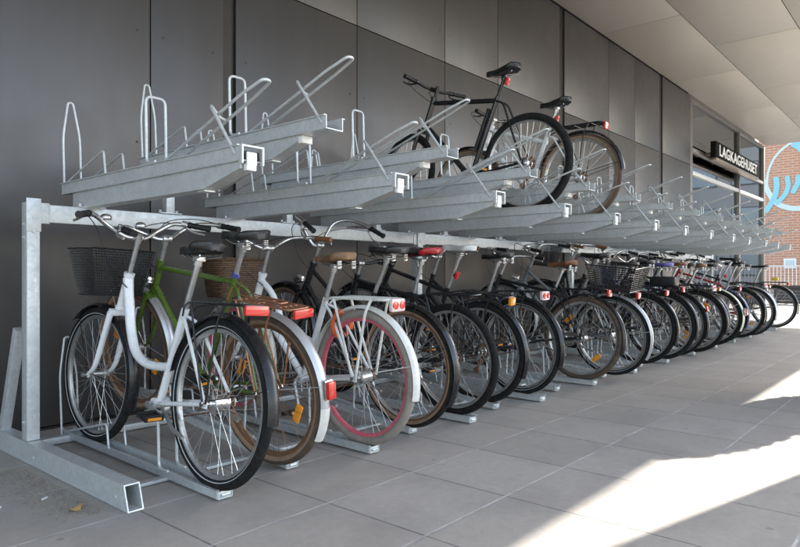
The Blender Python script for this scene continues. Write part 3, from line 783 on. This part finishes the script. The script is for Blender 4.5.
for i, (d, y, yaw, lean, steer) in SPECS.items():
    sp = spec(**{**d, 'steer': steer}); odd = i % 2
    if i > 3:
        sp['spoke'] = DULL if i % 3 else SPOKE
        lean += random.uniform(-3, 3); yaw += random.uniform(-2, 2); sp['steer'] = steer+random.uniform(-12, 12); y += random.uniform(-.03, .03)
        sp['saddle_len'] = sp.get('saddle_len', .70)+random.uniform(-.04, .05); sp['crank'] = random.uniform(0, 360)
    bicycle(sp, (slot_x(i)-{0: .015, 1: .075}.get(i, 0), y, .036), yaw, lean, GSLOPE if odd else .6, LOW)

TZ = 1.335; HZ = TZ+.195; TIPY = 2.03
bicycle(spec(style='diamond', paint=BLACK, guards=None, rack=None, reflector=None, bars='flat', stem=.08, stem_ext=.05, seat_light=True, springs=False, saddle_len=.725, seat_tube=.60, tube=.0185, cassette=True,
        head_len=.235, saddle_w=.16, line=False, rim=(BLACKM, ALU), bar_mat=BLACKM, stem_mat=BLACKM, spoke=SPOKE, bell=False, bottle_pump=True, post=BLACKM, tt_drop=.0, crank=-10, crank_mat=BLACKM, steer=-14, stand=False, tyre=(RUBBER, RUBBER),
        label='black sports bicycle with flat handlebar and high black saddle on the upper tier'), (4.115, 2.345, TZ+.006), .5, 0, .8, UPP).scale = (1.05,)*3
bicycle(spec(style='diamond', paint=WHITE, guards=BLACKM, guard_to=175, rack=BLACKM, reflector=('box', RED), seat_light=True, bars='flat', stem=.06, springs=False, saddle_len=.665, tyre=(RUBBER_BROWN, TAN), tube=.019, cassette=True,
        saddle_w=.17, bar_mat=BLACKM, crank=40, tt_drop=.06, amber=None, stand=False, bell=False, label='white framed bicycle with black rear rack and tan walled tyres on the upper tier'), (4.99, 2.35, TZ+.006), -.5, 0, .8, UPP).scale = (1.05,)*3

# ------------------------------------------------------------------ two-tier rack
rack = empty('two_tier_bicycle_rack', (1.2, 3.4, 0))
tag(rack, 'long galvanised steel two-tier bicycle rack with sloping lift handles along the metal wall', 'bicycle rack')
RO = Vector((1.2, 3.4, 0))
def rp(b, name, mat=GALV): return b.xf(Matrix.Translation(-RO)).build(name, mat, rack)
BY = 3.40; BTOP = 1.245; XE = 12.75
posts = [1.205, 4.17, 7.0, 9.85, 12.70]
for k, px in enumerate(posts):
    b = MB(); b.box((px, BY, .102+(BTOP-.102)/2+.004), (.060, .068, BTOP-.102+.008), 0, .006)
    b.box((px-.0, BY-.0365, BTOP-.055), (.066, .004, .16), 0, .001)
    for zz in (BTOP-.10, BTOP-.165, .19):
        b.tube([(px-.038, BY, zz), (px+.038, BY, zz)], .008, 6); b.tube([(px, BY-.043, zz+.03), (px, BY-.034, zz+.03)], .008, 6)
    rp(b, 'post')
    b = MB(); t = .005; y0, y1 = 2.36, 3.93      # open-ended box section lying on the ground
    w, h = .064, .100; sk = .035
    def side(x): return [(x, y0, .002), (x, y0+sk, h), (x, y1, h), (x, y1, .002)]
    b.prism(side(px-w/2), (t, 0, 0)); b.prism(side(px+w/2-t), (t, 0, 0))
    b.prism([(px-w/2+t, y0+sk, h), (px-w/2+t, y1, h), (px-w/2+t, y1, h-t), (px-w/2+t, y0+sk-.002, h-t)], (w-2*t, 0, 0))
    b.prism([(px-w/2+t, y0, .002), (px-w/2+t, y1, .002), (px-w/2+t, y1, .002+t), (px-w/2+t, y0+.002, .002+t)], (w-2*t, 0, 0))
    for yy in (y0+.10, BY-.12): b.tube([(px-w/2-.005, yy, .04), (px-w/2+.001, yy, .04)], .009, 6)
    rp(b, 'foot')
    b = MB(); b.box((px, 3.66, .34), (.045, .05, .62), 0, .004, Euler((R(21), 0, 0))); rp(b, 'brace')
b = MB()
for x0, x1 in zip(posts[:-1], posts[1:]):
    b.box(((x0+x1)/2, BY, BTOP-.044), (x1-x0-.062, .048, .088), 0, .005)
    for xx in (x0+.05, x1-.05): b.box((xx, BY-.026, BTOP-.044), (.05, .006, .10), 0, .001)
rp(b, 'beam')
b = MB()
b.box((7.0, 3.62, .024), (11.6, .05, .036), 0, .004); b.box((7.0, 2.62, .012), (11.6, .045, .014), 0, .002); rp(b, 'ground_rail')

# tray prototypes, origin at the tip on the channel floor, +Y towards the wall
def channel(L, w=.10, h=.055, t=.004, y0=0):
    b = MB(); lip = .012
    prof = [(-w/2-lip, h), (-w/2-lip, h-t), (-w/2-t*.0-.0005, h-t), (-w/2, -t), (w/2, -t), (w/2, h-t), (w/2+lip, h-t), (w/2+lip, h), (w/2-t, h), (w/2-t, 0), (-w/2+t, 0), (-w/2+t, h)]
    b.prism([(x, y0, z) for x, z in prof], (0, L-y0, 0)); return b
def hoop(b, y, w, z0, z1, lean=0, taper=.6, r=.006):
    top = z1
    p = [(-w/2, y, z0), (-w/2*1.0, y+lean*.6, z0+(z1-z0)*.62), (-w/2*taper*.5, y+lean, top), (w/2*taper*.5, y+lean, top), (w/2, y+lean*.6, z0+(z1-z0)*.62), (w/2, y, z0)]
    b.tube(fillet(p, .05, 6), r, 8)
def mid_hoop(b, y, w, z0, z1, r=.0065):
    p = [(-w/2, y-.075, z0), (-w/2, y, z0), (-w/2, y+.01, z1), (w/2, y+.01, z1), (w/2, y, z0), (w/2, y-.075, z0)]
    b.tube(fillet(p, .03, 5), r, 8)
def rail(b, x, ya, yb, z0, z1, r=.0055):
    b.tube(fillet([(x, ya, z0), (x, yb+.02, z1), (x*1.02, yb-.005, z0+.0)], .02, 4), r, 8)
L = 1.60
def make_tray(high):
    arm0 = .20 if high else .022
    t = channel(L, y0=0).build('upper_tray', GALV, rack)
    b = MB(); w = .068; b.prism([(-w/2, arm0, -.0045), (-w/2, L-.10, -.0045), (-w/2, L-.10, -.088), (-w/2, .27+(.12 if high else 0), -.088), (-w/2, arm0, -.030)], (w, 0, 0))
    b.box((0, .30+(.12 if high else 0), -.0925), (.05, .05, .006), 0, .001); b.build('support_arm', GALV, t)
    b = MB(); hoop(b, L-.02, .088, .0, .50, .035); b.build('wheel_hoop', GALV, t)
    b = MB(); mid_hoop(b, .70, .094, .062, .365); b.build('wheel_guard', GALV, t)
    for s in (-1, 1):
        b = MB(); rail(b, s*.047, L-.04, 1.10, .05, .175); b.build('side_rail', GALV, t)
    b = MB(); hw = .030          # lift handle: a long hairpin leaning out over the tip, carried on a hooked leg
    hp = [(-hw, .62, .045), (-hw, .02, .250), (-hw*.6, -.10, .288), (hw*.6, -.10, .288), (hw, .02, .250), (hw, .62, .045)]
    b.tube(fillet(hp, .03, 5), .0062, 8)
    b.tube(fillet([(-.0565, .020, .020), (-.0565, .190, .240), (.0, .205, .195), (hw, .205, .19)], .03, 4), .0065, 8)
    b.build('lift_handle', GALV, t)
    b = MB()
    if high:
        b.box((0, .192, -.022), (.062, .030, .034), 1, .004); b.box((0, .205, .004-.010), (.05, .014, .010), 0)
    else:
        b.box((0, .018, .020), (.086, .020, .034), 0, .003)
        b.box((0, -.004, .006), (.046, .010, .050), 1, .003); b.box((0, .004, -.026), (.046, .020, .026), 1, .004)
        for s in (-1, 1): b.box((s*.0475, -.006, .016), (.008, .020, .066), 2, .002)
        b.box((0, -.006, .051), (.103, .020, .008), 2, .002)
    b.build('end_cap', [BLACKP, WHITEP, GALV], t)
    if high:
        b = MB(); y = BY-TIPY
        b.box((0, y, -.088-.0975), (.05, .05, .185), 0, .003); b.box((0, y-.0, -.281), (.13, .07, .006), 0, .001)
        for s in (-1, 1): b.tube([(s*.05, y, -.279), (s*.05, y, -.262)], .009, 6)
        b.build('bracket', GALV, t)
    else:
        b = MB(); y = BY-TIPY
        b.box((0, y, -.0885), (.13, .075, .005), 0, .001)
        for s in (-1, 1): b.tube([(s*.052, y, -.087), (s*.052, y, -.070)], .009, 6)
        b.build('bracket', GALV, t)
    return t
def make_trough(odd):
    g = channel(1.50, .066, .036, .0035, 0).build('ground_trough', GALV, rack)
    b = MB(); hoop(b, 1.46, .088, .0, .53, .05); b.build('wheel_hoop', GALV, g)
    b = MB(); mid_hoop(b, .44, .086, .036, .285); b.build('wheel_guard', GALV, g)
    for s in (-1, 1):
        b = MB(); rail(b, s*.042, 1.42, .92, .03, .15); b.build('side_rail', GALV, g)
    b = MB(); b.box((0, .010, .012), (.074, .014, .030), 0, .003); b.tube([(-.02, -.001, .012), (.02, -.001, .012)], .006, 6); b.build('end_cap', GALV, g)
    return g
def cmap(root):
    m = {}
    def rec(o): m[o] = list(o.children); [rec(c) for c in o.children]
    rec(root); return m
bpy.context.view_layer.update()
for high in (False, True):
    t0 = make_tray(high); t0.location = Vector((slot_x(1 if high else 0)-.01, TIPY, HZ if high else TZ))-RO
    cm = cmap(t0)
    for j in range(1, 13):
        if high and j > 11: break
        c = copy_tree(t0, rack, cm); c.location = Vector((slot_x(2*j+(1 if high else 0))-.01+random.uniform(-.006, .006), TIPY+random.uniform(-.012, .012), HZ if high else TZ))-RO
    g0 = make_trough(high); cm = cmap(g0)
    for j in range(0, 13):
        i = 2*j+(1 if high else 0)
        if i > 24: break
        c = g0 if j == 0 else copy_tree(g0, rack, cm)
        c.location = Vector((slot_x(i), 2.32 if high else 2.21, .012))-RO; c.rotation_euler.x = R(GSLOPE) if high else R(.6)
    if high:
        b = MB()
        b.box((0, 1.32, -.075), (.045, .03, .13), 0, .003); b.build('support_leg', GALV, g0)
        lg = [o for o in g0.children if o.name.startswith('support_leg')][0]
        for o in [o for o in rack.children if o.name.startswith('ground_trough') and o is not g0 and abs(o.rotation_euler.x-R(GSLOPE)) < 1e-4]:
            c = lg.copy(); COL.objects.link(c); c.parent = o

# ------------------------------------------------------------------ building with canopy
WY = 4.0; CZ = 4.49; GX0, GX1 = 13.6, 20.2
bld = empty('station_building', (0, WY, 0))
tag(bld, 'dark metal clad building with shop window and metal canopy over the bicycles', 'building')
BO = Vector((0, WY, 0))
def bp_(b, name, mat, ang=38): return b.xf(Matrix.Translation(-BO)).build(name, mat, bld, ang)
b = MB(); b.box((3.75, WY+2.54, 3.2), (19.6, 5.0, 6.4)); bp_(b, 'wall_core', BACKING)
xs = [-6.0, -3.0, .55, 2.14, (2.70, 2.80), 4.07, 5.365, 6.39, (7.92, 8.06), 9.54, 10.60, (11.76, 11.92), 13.55]
edges = []; prev = None
for e in xs:
    a, c = (e, e) if not isinstance(e, tuple) else e
    if prev is not None: edges.append((prev, a, isinstance(e, tuple) and (a, c)))
    prev = c
JZ = 3.10
for a, c, ch in edges:
    for z0, z1 in ((.02, JZ-.004), (JZ+.004, CZ-.012)):
        b = MB(); b.box(((a+c)/2, WY+.018, (z0+z1)/2), (c-a-.008, .036, z1-z0), 0, .004)
        zz = z0+.30
        while zz < z1:
            for xx in (a+.09, c-.09):
                b.tube([(xx, WY-.0022, zz), (xx, WY+.002, zz)], .009, 8, 1)
            zz += .72
        bp_(b, 'cladding_panel', [WALL, CHAN])
    if ch:
        b = MB(); b.box(((ch[0]+ch[1])/2, WY+.028, CZ/2), (ch[1]-ch[0]-.006, .016, CZ-.02), 0, .002); bp_(b, 'recessed_channel', CHAN)
b = MB(); b.box((3.78, WY+.012, .008), (19.5, .03, .012)); bp_(b, 'base_trim', CHAN)
# shop front
shop = MB()
for x, w in ((GX0+.02, .16), (17.45, .09), (GX1-.06, .12)): shop.box((x, WY+.06, CZ/2-.01), (w, .12, CZ-.03), 0, .006)
sw = bp_(shop, 'shop_window', FRAMEM)
def sub(b, name, mat): return b.xf(Matrix.Translation(-BO)).build(name, mat, sw)
for a, c in ((GX0+.10, 17.405), (17.495, GX1-.12)):
    for z0, z1 in ((.12, 2.93), (3.01, 3.40), (3.48, CZ-.10)):
        b = MB(); b.box(((a+c)/2, WY+.07, (z0+z1)/2), (c-a, .012, z1-z0)); sub(b, 'pane', GLASS)
    for zt, h, m in ((2.97, .076, LIGHTF), (3.44, .076, FRAMEM), (.06, .11, FRAMEM), (CZ-.06, .075, FRAMEM)):
        b = MB(); b.box(((a+c)/2, WY+.06, zt), (c-a-.002, .10, h), 0, .004); sub(b, 'transom', m)
b = MB(); b.box((GX1-.02, WY+2.2, CZ/2), (.012, 4.0, CZ-.2)); sub(b, 'side_pane', GLASS)
b = MB(); b.box((16.9, WY+4.6, 2.2), (6.5, .1, 4.4)); bp_(b, 'shop_back_wall', SHELL)
b = MB(); b.box((16.9, WY+2.4, 4.6), (6.58, 4.5, .15)); bp_(b, 'shop_ceiling', SHELL)
b = MB()
for x in (14.6, 16.0, 17.9, 19.2):
    b.box((x, WY+3.9, 1.0), (1.0, .5, 1.9), 0, .01)
    for z in (.5, 1.0, 1.5): b.box((x, WY+3.63, z), (.94, .06, .04))
bp_(b, 'shop_shelf', surf('shelf_wood', (.25, .15, .08), .6))
# canopy
b = MB(); b.box((7.1, 1.61, 5.0), (26.3, 4.82, .9)); bp_(b, 'canopy_slab', FRAMEM)
ys = [3.995, 2.87, 1.72, .57, -.80]; k = 0
for r_, (ya, yb) in enumerate(zip(ys[:-1], ys[1:])):
    off = 0 if r_ % 2 == 0 else 1.6; x = -6.05
    js = [v for v in [9.29+3.15*q+off for q in range(-7, 5)] if -5.5 < v < 20.0]; js = [-6.05]+js+[20.24]
    for xa, xb in zip(js[:-1], js[1:]):
        b = MB(); b.box(((xa+xb)/2, (ya+yb)/2, CZ+.02), (xb-xa-.009, ya-yb-.010, .03), 0, .003); bp_(b, 'soffit_panel', SOFFIT)

# made-up pillar and shrub, out of view, added to throw shadows on the paving
pl = MB(); pl.box((0, 0, 2.245), (.5, .5, 4.48), 0, .01); pl.box((0, 0, .07), (.54, .54, .13), 0, .01)
o = pl.build('shadow_pillar', WALL); o.location = (6.2, -.47, 0); tag(o, 'made-up square dark metal pillar out of view, added to cast a shadow band on the paving', 'pillar')
sh = empty('shadow_shrub', (6.3, .46, 0)); tag(sh, 'made-up clipped shrub in a round grey pot out of view, added to cast a rounded shadow', 'shrub')
b = MB(); nn = 24
b.loft([[Vector((math.cos(2*PI*k/nn)*r, math.sin(2*PI*k/nn)*r, z)) for k in range(nn)] for r, z in ((.17, .0), (.19, .02), (.235, .36), (.25, .37), (.25, .41), (.215, .41), (.20, .34), (.02, .34))])
b.build('pot', surf('grey_pot', (.22, .22, .21), .8, 0, 20, .2), sh)
b = MB(); b.tube([(0, 0, .33), (.01, 0, .8), (0, .01, 1.5)], [.03, .025, .012], 8)
for k in range(14):
    a = k*2.4; z = .5+k*.07; b.tube([(0, 0, z), (math.cos(a)*.2, math.sin(a)*.2, z+.12)], [.01, .004], 5)
b.build('trunk', STEM, sh)
b = MB()
for k in range(9500):
    z = .42+1.32*random.random(); t = (z-.42)/1.36; rm = .29*min(1, (t+.15)*3.5)*(1 if t < .72 else math.sqrt(max(.02, 1-((t-.72)/.285)**2)))
    a = random.uniform(0, 2*PI); r = rm*(.15+.88*math.sqrt(random.random())); c = Vector((math.cos(a)*r, math.sin(a)*r, z))
    d = Vector((math.cos(a), math.sin(a), random.uniform(-.2, 1))).normalized(); s_ = d.cross(Vector((random.random(), random.random(), random.random()))).normalized(); L_ = random.uniform(.05, .085)
    b.add([c-d*L_*.5, c+s_*L_*.3, c+d*L_*.6, c-s_*L_*.3], [(0, 1, 2, 3)])
b.build('foliage', LEAF, sh)

# ------------------------------------------------------------------ shop sign
sg = empty('shop_sign', (16.28, 3.80, 3.35)); tag(sg, 'long black sign board reading LAGKAGEHUSET in white capitals above the shop window', 'sign')
b = MB(); b.box((0, 0, .165), (3.80, .11, .33), 0, .006); b.build('sign_board', SIGNK, sg)
b = MB(); b.box((0, .01, -.035), (3.80, .15, .05), 0, .008)
for x in (-1.7, -.5, .6, 1.7): b.box((x, .14, .10), (.06, .14, .06), 0, .004)
b.build('sign_rail', surf('bronze_rail', (.22, .18, .13), .35, .7, 10, .15), sg)
tc = bpy.data.curves.new('lettering', 'FONT'); tc.body = 'LAGKAGEHUSET'; tc.align_x = 'CENTER'; tc.align_y = 'CENTER'; tc.size = .33; tc.extrude = .006; tc.offset = .004; tc.space_character = 1.1
to = bpy.data.objects.new('tmp_text', tc); COL.objects.link(to); bpy.context.view_layer.update()
me = bpy.data.meshes.new_from_object(to.evaluated_get(bpy.context.evaluated_depsgraph_get())); bpy.data.objects.remove(to)
xsz = [v.co.x for v in me.vertices]; wd = max(xsz)-min(xsz); ysz = [v.co.y for v in me.vertices]; hg = max(ysz)-min(ysz)
for v in me.vertices: v.co = Vector((v.co.x*3.36/wd, -v.co.z, (v.co.y-(max(ysz)+min(ysz))/2)*.235/hg))
me.materials.clear(); me.materials.append(surf('sign_white', (.85, .85, .83), .5, 0, 5, .03)); me.name = 'lettering'
lt = link('lettering', me, sg, (0, -.064, .165))

# ------------------------------------------------------------------ ground
def sheet(name, x0, x1, y0, y1, z, mat, nx=1):
    b = MB(); b.add([(x0, y0, z), (x1, y0, z), (x1, y1, z), (x0, y1, z)], [(0, 1, 2, 3)]); return tag(b.build(name, mat), kind='structure')
sheet('ground', -400, 600, -400, 400, -.012, CONC)
sheet('pavement', -8, 30, -4.2, 4.2, 0, PAVER)
sheet('road', -200, 34, -17, -4.6, -.006, ASPH)  # unseen asphalt, put in so the metal wall mirrors darker ground
# ------------------------------------------------------------------ far side: brick building, fence, white building
FXX = 42.
bk = empty('brick_building', (FXX, 9, 0)); tag(bk, 'pink brick building with a light blue painted swirl on its wall beyond the fence', 'building')
KO = Vector((FXX, 9, 0))
def kp(b, name, mat): return b.xf(Matrix.Translation(-KO)).build(name, mat, bk)
b = MB(); b.box((FXX+5, 11, 6.5), (10, 18, 13)); kp(b, 'wall', BRICK)
b = MB(); b.box((FXX+5, 11, 13.07), (10.3, 18.3, .14), 0, .02); kp(b, 'parapet', PLASTER)
def fpt(u, v):
    s = (u-400)/645.; D = FXX/(.758+.652*s); return Vector((FXX-.03, D*(.652-.758*s), .9+(275-v)*D/645.))
def stroke(pts, w, name, mat):
    p = spline(pts, 8); b = MB(); vs = []
    for i, c in enumerate(p):
        t = (p[min(i+1, len(p)-1)]-p[max(i-1, 0)]).normalized(); n = Vector((0, -t.z, t.y)); ww = w*(1 if 0 < i < len(p)-1 else .7)
        vs.append((c+n*ww/2, c-n*ww/2))
    for (a, c), (d, e) in zip(vs[:-1], vs[1:]):
        b.prism([a, c, e, d], (.015, 0, 0))
    return kp(b, name, mat)
stroke([(41.98, 5.6, 8.8), (41.98, 6.7, 8.5), (41.98, 7.6, 7.9), (41.98, 8.1, 7.0), (41.98, 8.2, 6.0), (41.98, 8.0, 5.1)], .12, 'mural_outline', PCYAN)
stroke([(41.97, 8.5, 6.6), (41.97, 8.15, 5.7), (41.97, 7.75, 5.05), (41.97, 7.2, 4.72), (41.97, 6.4, 4.65), (41.97, 5.2, 5.0)], .28, 'mural_band', PCYAN)
stroke([(41.965, 7.75, 6.5), (41.965, 7.72, 5.9), (41.965, 7.85, 5.3), (41.965, 8.3, 4.5)], .29, 'mural_stroke', CYAN)
stroke([(41.965, 7.2, 6.5), (41.965, 7.15, 5.9), (41.965, 7.35, 5.4), (41.965, 7.75, 4.95)], .25, 'mural_stroke', CYAN)
stroke([(41.965, 6.65, 6.5), (41.965, 6.7, 6.0), (41.965, 6.95, 5.5)], .26, 'mural_stroke', CYAN)
stroke([(41.965, 6.9, 8.4), (41.965, 6.5, 8.1), (41.965, 6.1, 7.4), (41.965, 5.9, 6.6)], .55, 'mural_stroke', CYAN)
for y, z in ((7.05, 1.55), (5.2, 1.55), (3.4, 1.55)):
    b = MB(); b.box((FXX-.03, y, z), (.06, .62, .56), 0, .01); w = b.xf(Matrix.Translation(-KO)).build('window', WHITEP, bk)
    b = MB(); b.box((FXX-.064, y, z), (.012, .44, .38)); b.xf(Matrix.Translation(-KO)).build('pane', DWIN, w)
fn = empty('railing_fence', (26.5, 5, 0)); tag(fn, 'low pale railing fence with thin upright bars in front of the brick building', 'fence')
b = MB()
for z in (.15, 1.22): b.box((0, -1, z), (.035, 13.5, .045))
b.build('rails', FENCEM, fn)
b = MB()
for k in range(112): b.box((0, -7.7+.12*k, .685), (.018, .022, 1.03))
b.build('bars', FENCEM, fn)
for k in range(7):
    b = MB(); b.box((.0, -7.76+2.25*k, .65), (.06, .06, 1.3), 0, .004); b.build('post', FENCEM, fn)
bn = empty('slatted_planter', (22.6, 3.75, 0)); tag(bn, 'dark slatted box planter standing on the sunlit ground before the fence', 'planter')
b = MB()
for k in range(6):
    z = .07+.095*k
    for s in (-1, 1): b.box((s*.24, 0, z), (.02, .9, .075)); b.box((0, s*.45, z), (.459, .02, .075))
for sx in (-1, 1):
    for sy in (-1, 1): b.box((sx*.215, sy*.425, .30), (.03, .03, .58))
b.build('slats', surf('dark_slats', (.04, .04, .042), .6), bn)
b = MB(); b.box((0, 0, .52), (.40, .82, .05)); b.build('soil', STEM, bn)
wb_ = empty('white_building', (52, -12, 0)); tag(wb_, 'white office building with rows of blue-grey windows, mirrored in the shop window', 'building')
b = MB(); b.box((5, 0, 7), (10, 26, 14)); b.build('wall', PLASTER, wb_)
for fl in range(4):
    for k in range(9):
        y = -11.4+2.85*k; z = 1.7+3.3*fl
        b = MB(); b.box((-.01, y, z), (.10, 1.9, 1.7), 0, .01); w = b.build('window', FRAMEM, wb_)
        b = MB(); b.box((-.066, y, z), (.014, 1.74, 1.54)); b.build('pane', DWIN, w)

# ------------------------------------------------------------------ small litter by the rack foot
b = MB(); vs = []
for k in range(12):
    a = 2*PI*k/12; vs.append(Vector((math.cos(a)*.030, math.sin(a)*.016, .006+.006*math.cos(2*a))))
b.add(vs+[Vector((0, 0, .012))], [(k, (k+1) % 12, 12) for k in range(12)]); b.tube([(.028, 0, .008), (.05, .006, .004)], .0015, 5)
o = b.build('dry_leaf', DRYLEAF); o.location = (1.06, 2.55, .001); o.rotation_euler.z = .5; tag(o, 'yellow brown dry leaf lying on the paving beside the rack foot', 'leaf')
b = MB()
for k in range(1300):
    x = 1.13-abs(random.gauss(0, .09)); y = random.uniform(2.45, 3.3); s_ = random.uniform(.0012, .0038)
    b.box((x, y, s_*.4), (s_, s_*1.3, s_*.9), 0, 0, Euler((random.random()*3, random.random()*3, random.random()*3)))
tag(b.build('sand', SAND), 'loose sand and grit gathered along the rack foot', kind='stuff')
for k, (x, y) in enumerate(((.86, 2.78), (1.02, 2.76))):
    b = MB(); b.tube([(0, 0, .005), (.022, .012, .005)], .004, 8); o = b.build('cigarette_end', WHITEP); o.location = (x, y, 0)
    tag(o, ('white cigarette end on the paving farther from the rack foot' if k == 0 else 'white cigarette end on the paving next to the rack foot'), 'cigarette end', 'cigarette ends on the paving')

# ------------------------------------------------------------------ light, sky, camera
S = Vector((1.69, -.42, 1.0)).normalized()
el = math.asin(S.z); az = math.atan2(S.x, S.y)
sun = bpy.data.lights.new('sun', 'SUN'); sun.energy = 3.2; sun.angle = R(.53); sun.color = (1, .94, .85)
so = bpy.data.objects.new('sun', sun); COL.objects.link(so); so.rotation_euler = S.to_track_quat('Z', 'Y').to_euler(); so.location = (0, 0, 20)
w = bpy.data.worlds.new('World'); scn.world = w; w.use_nodes = True; nt = w.node_tree
sky = nt.nodes.new('ShaderNodeTexSky'); sky.sky_type = 'NISHITA'; sky.sun_disc = False; sky.sun_elevation = el; sky.sun_rotation = az
sky.air_density = 1.0; sky.dust_density = 1.6; sky.ozone_density = 1.0
hs = nt.nodes.new('ShaderNodeHueSaturation'); hs.inputs['Saturation'].default_value = .72; nt.links.new(sky.outputs[0], hs.inputs['Color'])
bg = nt.nodes['Background']; nt.links.new(hs.outputs[0], bg.inputs[0]); bg.inputs[1].default_value = .13
cam = bpy.data.cameras.new('camera'); co = bpy.data.objects.new('camera', cam); COL.objects.link(co); scn.camera = co
cam.sensor_width = 36; cam.lens = 645/800*36; cam.clip_start = .05; cam.clip_end = 2000; cam.shift_y = 1.5/800
co.location = (0, 0, .9); co.rotation_euler = (R(90), 0, -math.atan2(.758, .652))
scn.view_settings.view_transform = 'Standard'; scn.view_settings.look = 'None'; scn.view_settings.gamma = 1; scn.view_settings.use_curve_mapping = False
scn.view_settings.exposure = 2.45
scn.render.engine = 'CYCLES'; scn.cycles.max_bounces = 8; scn.cycles.diffuse_bounces = 4; scn.cycles.transparent_max_bounces = 16
scn.cycles.use_denoising = True
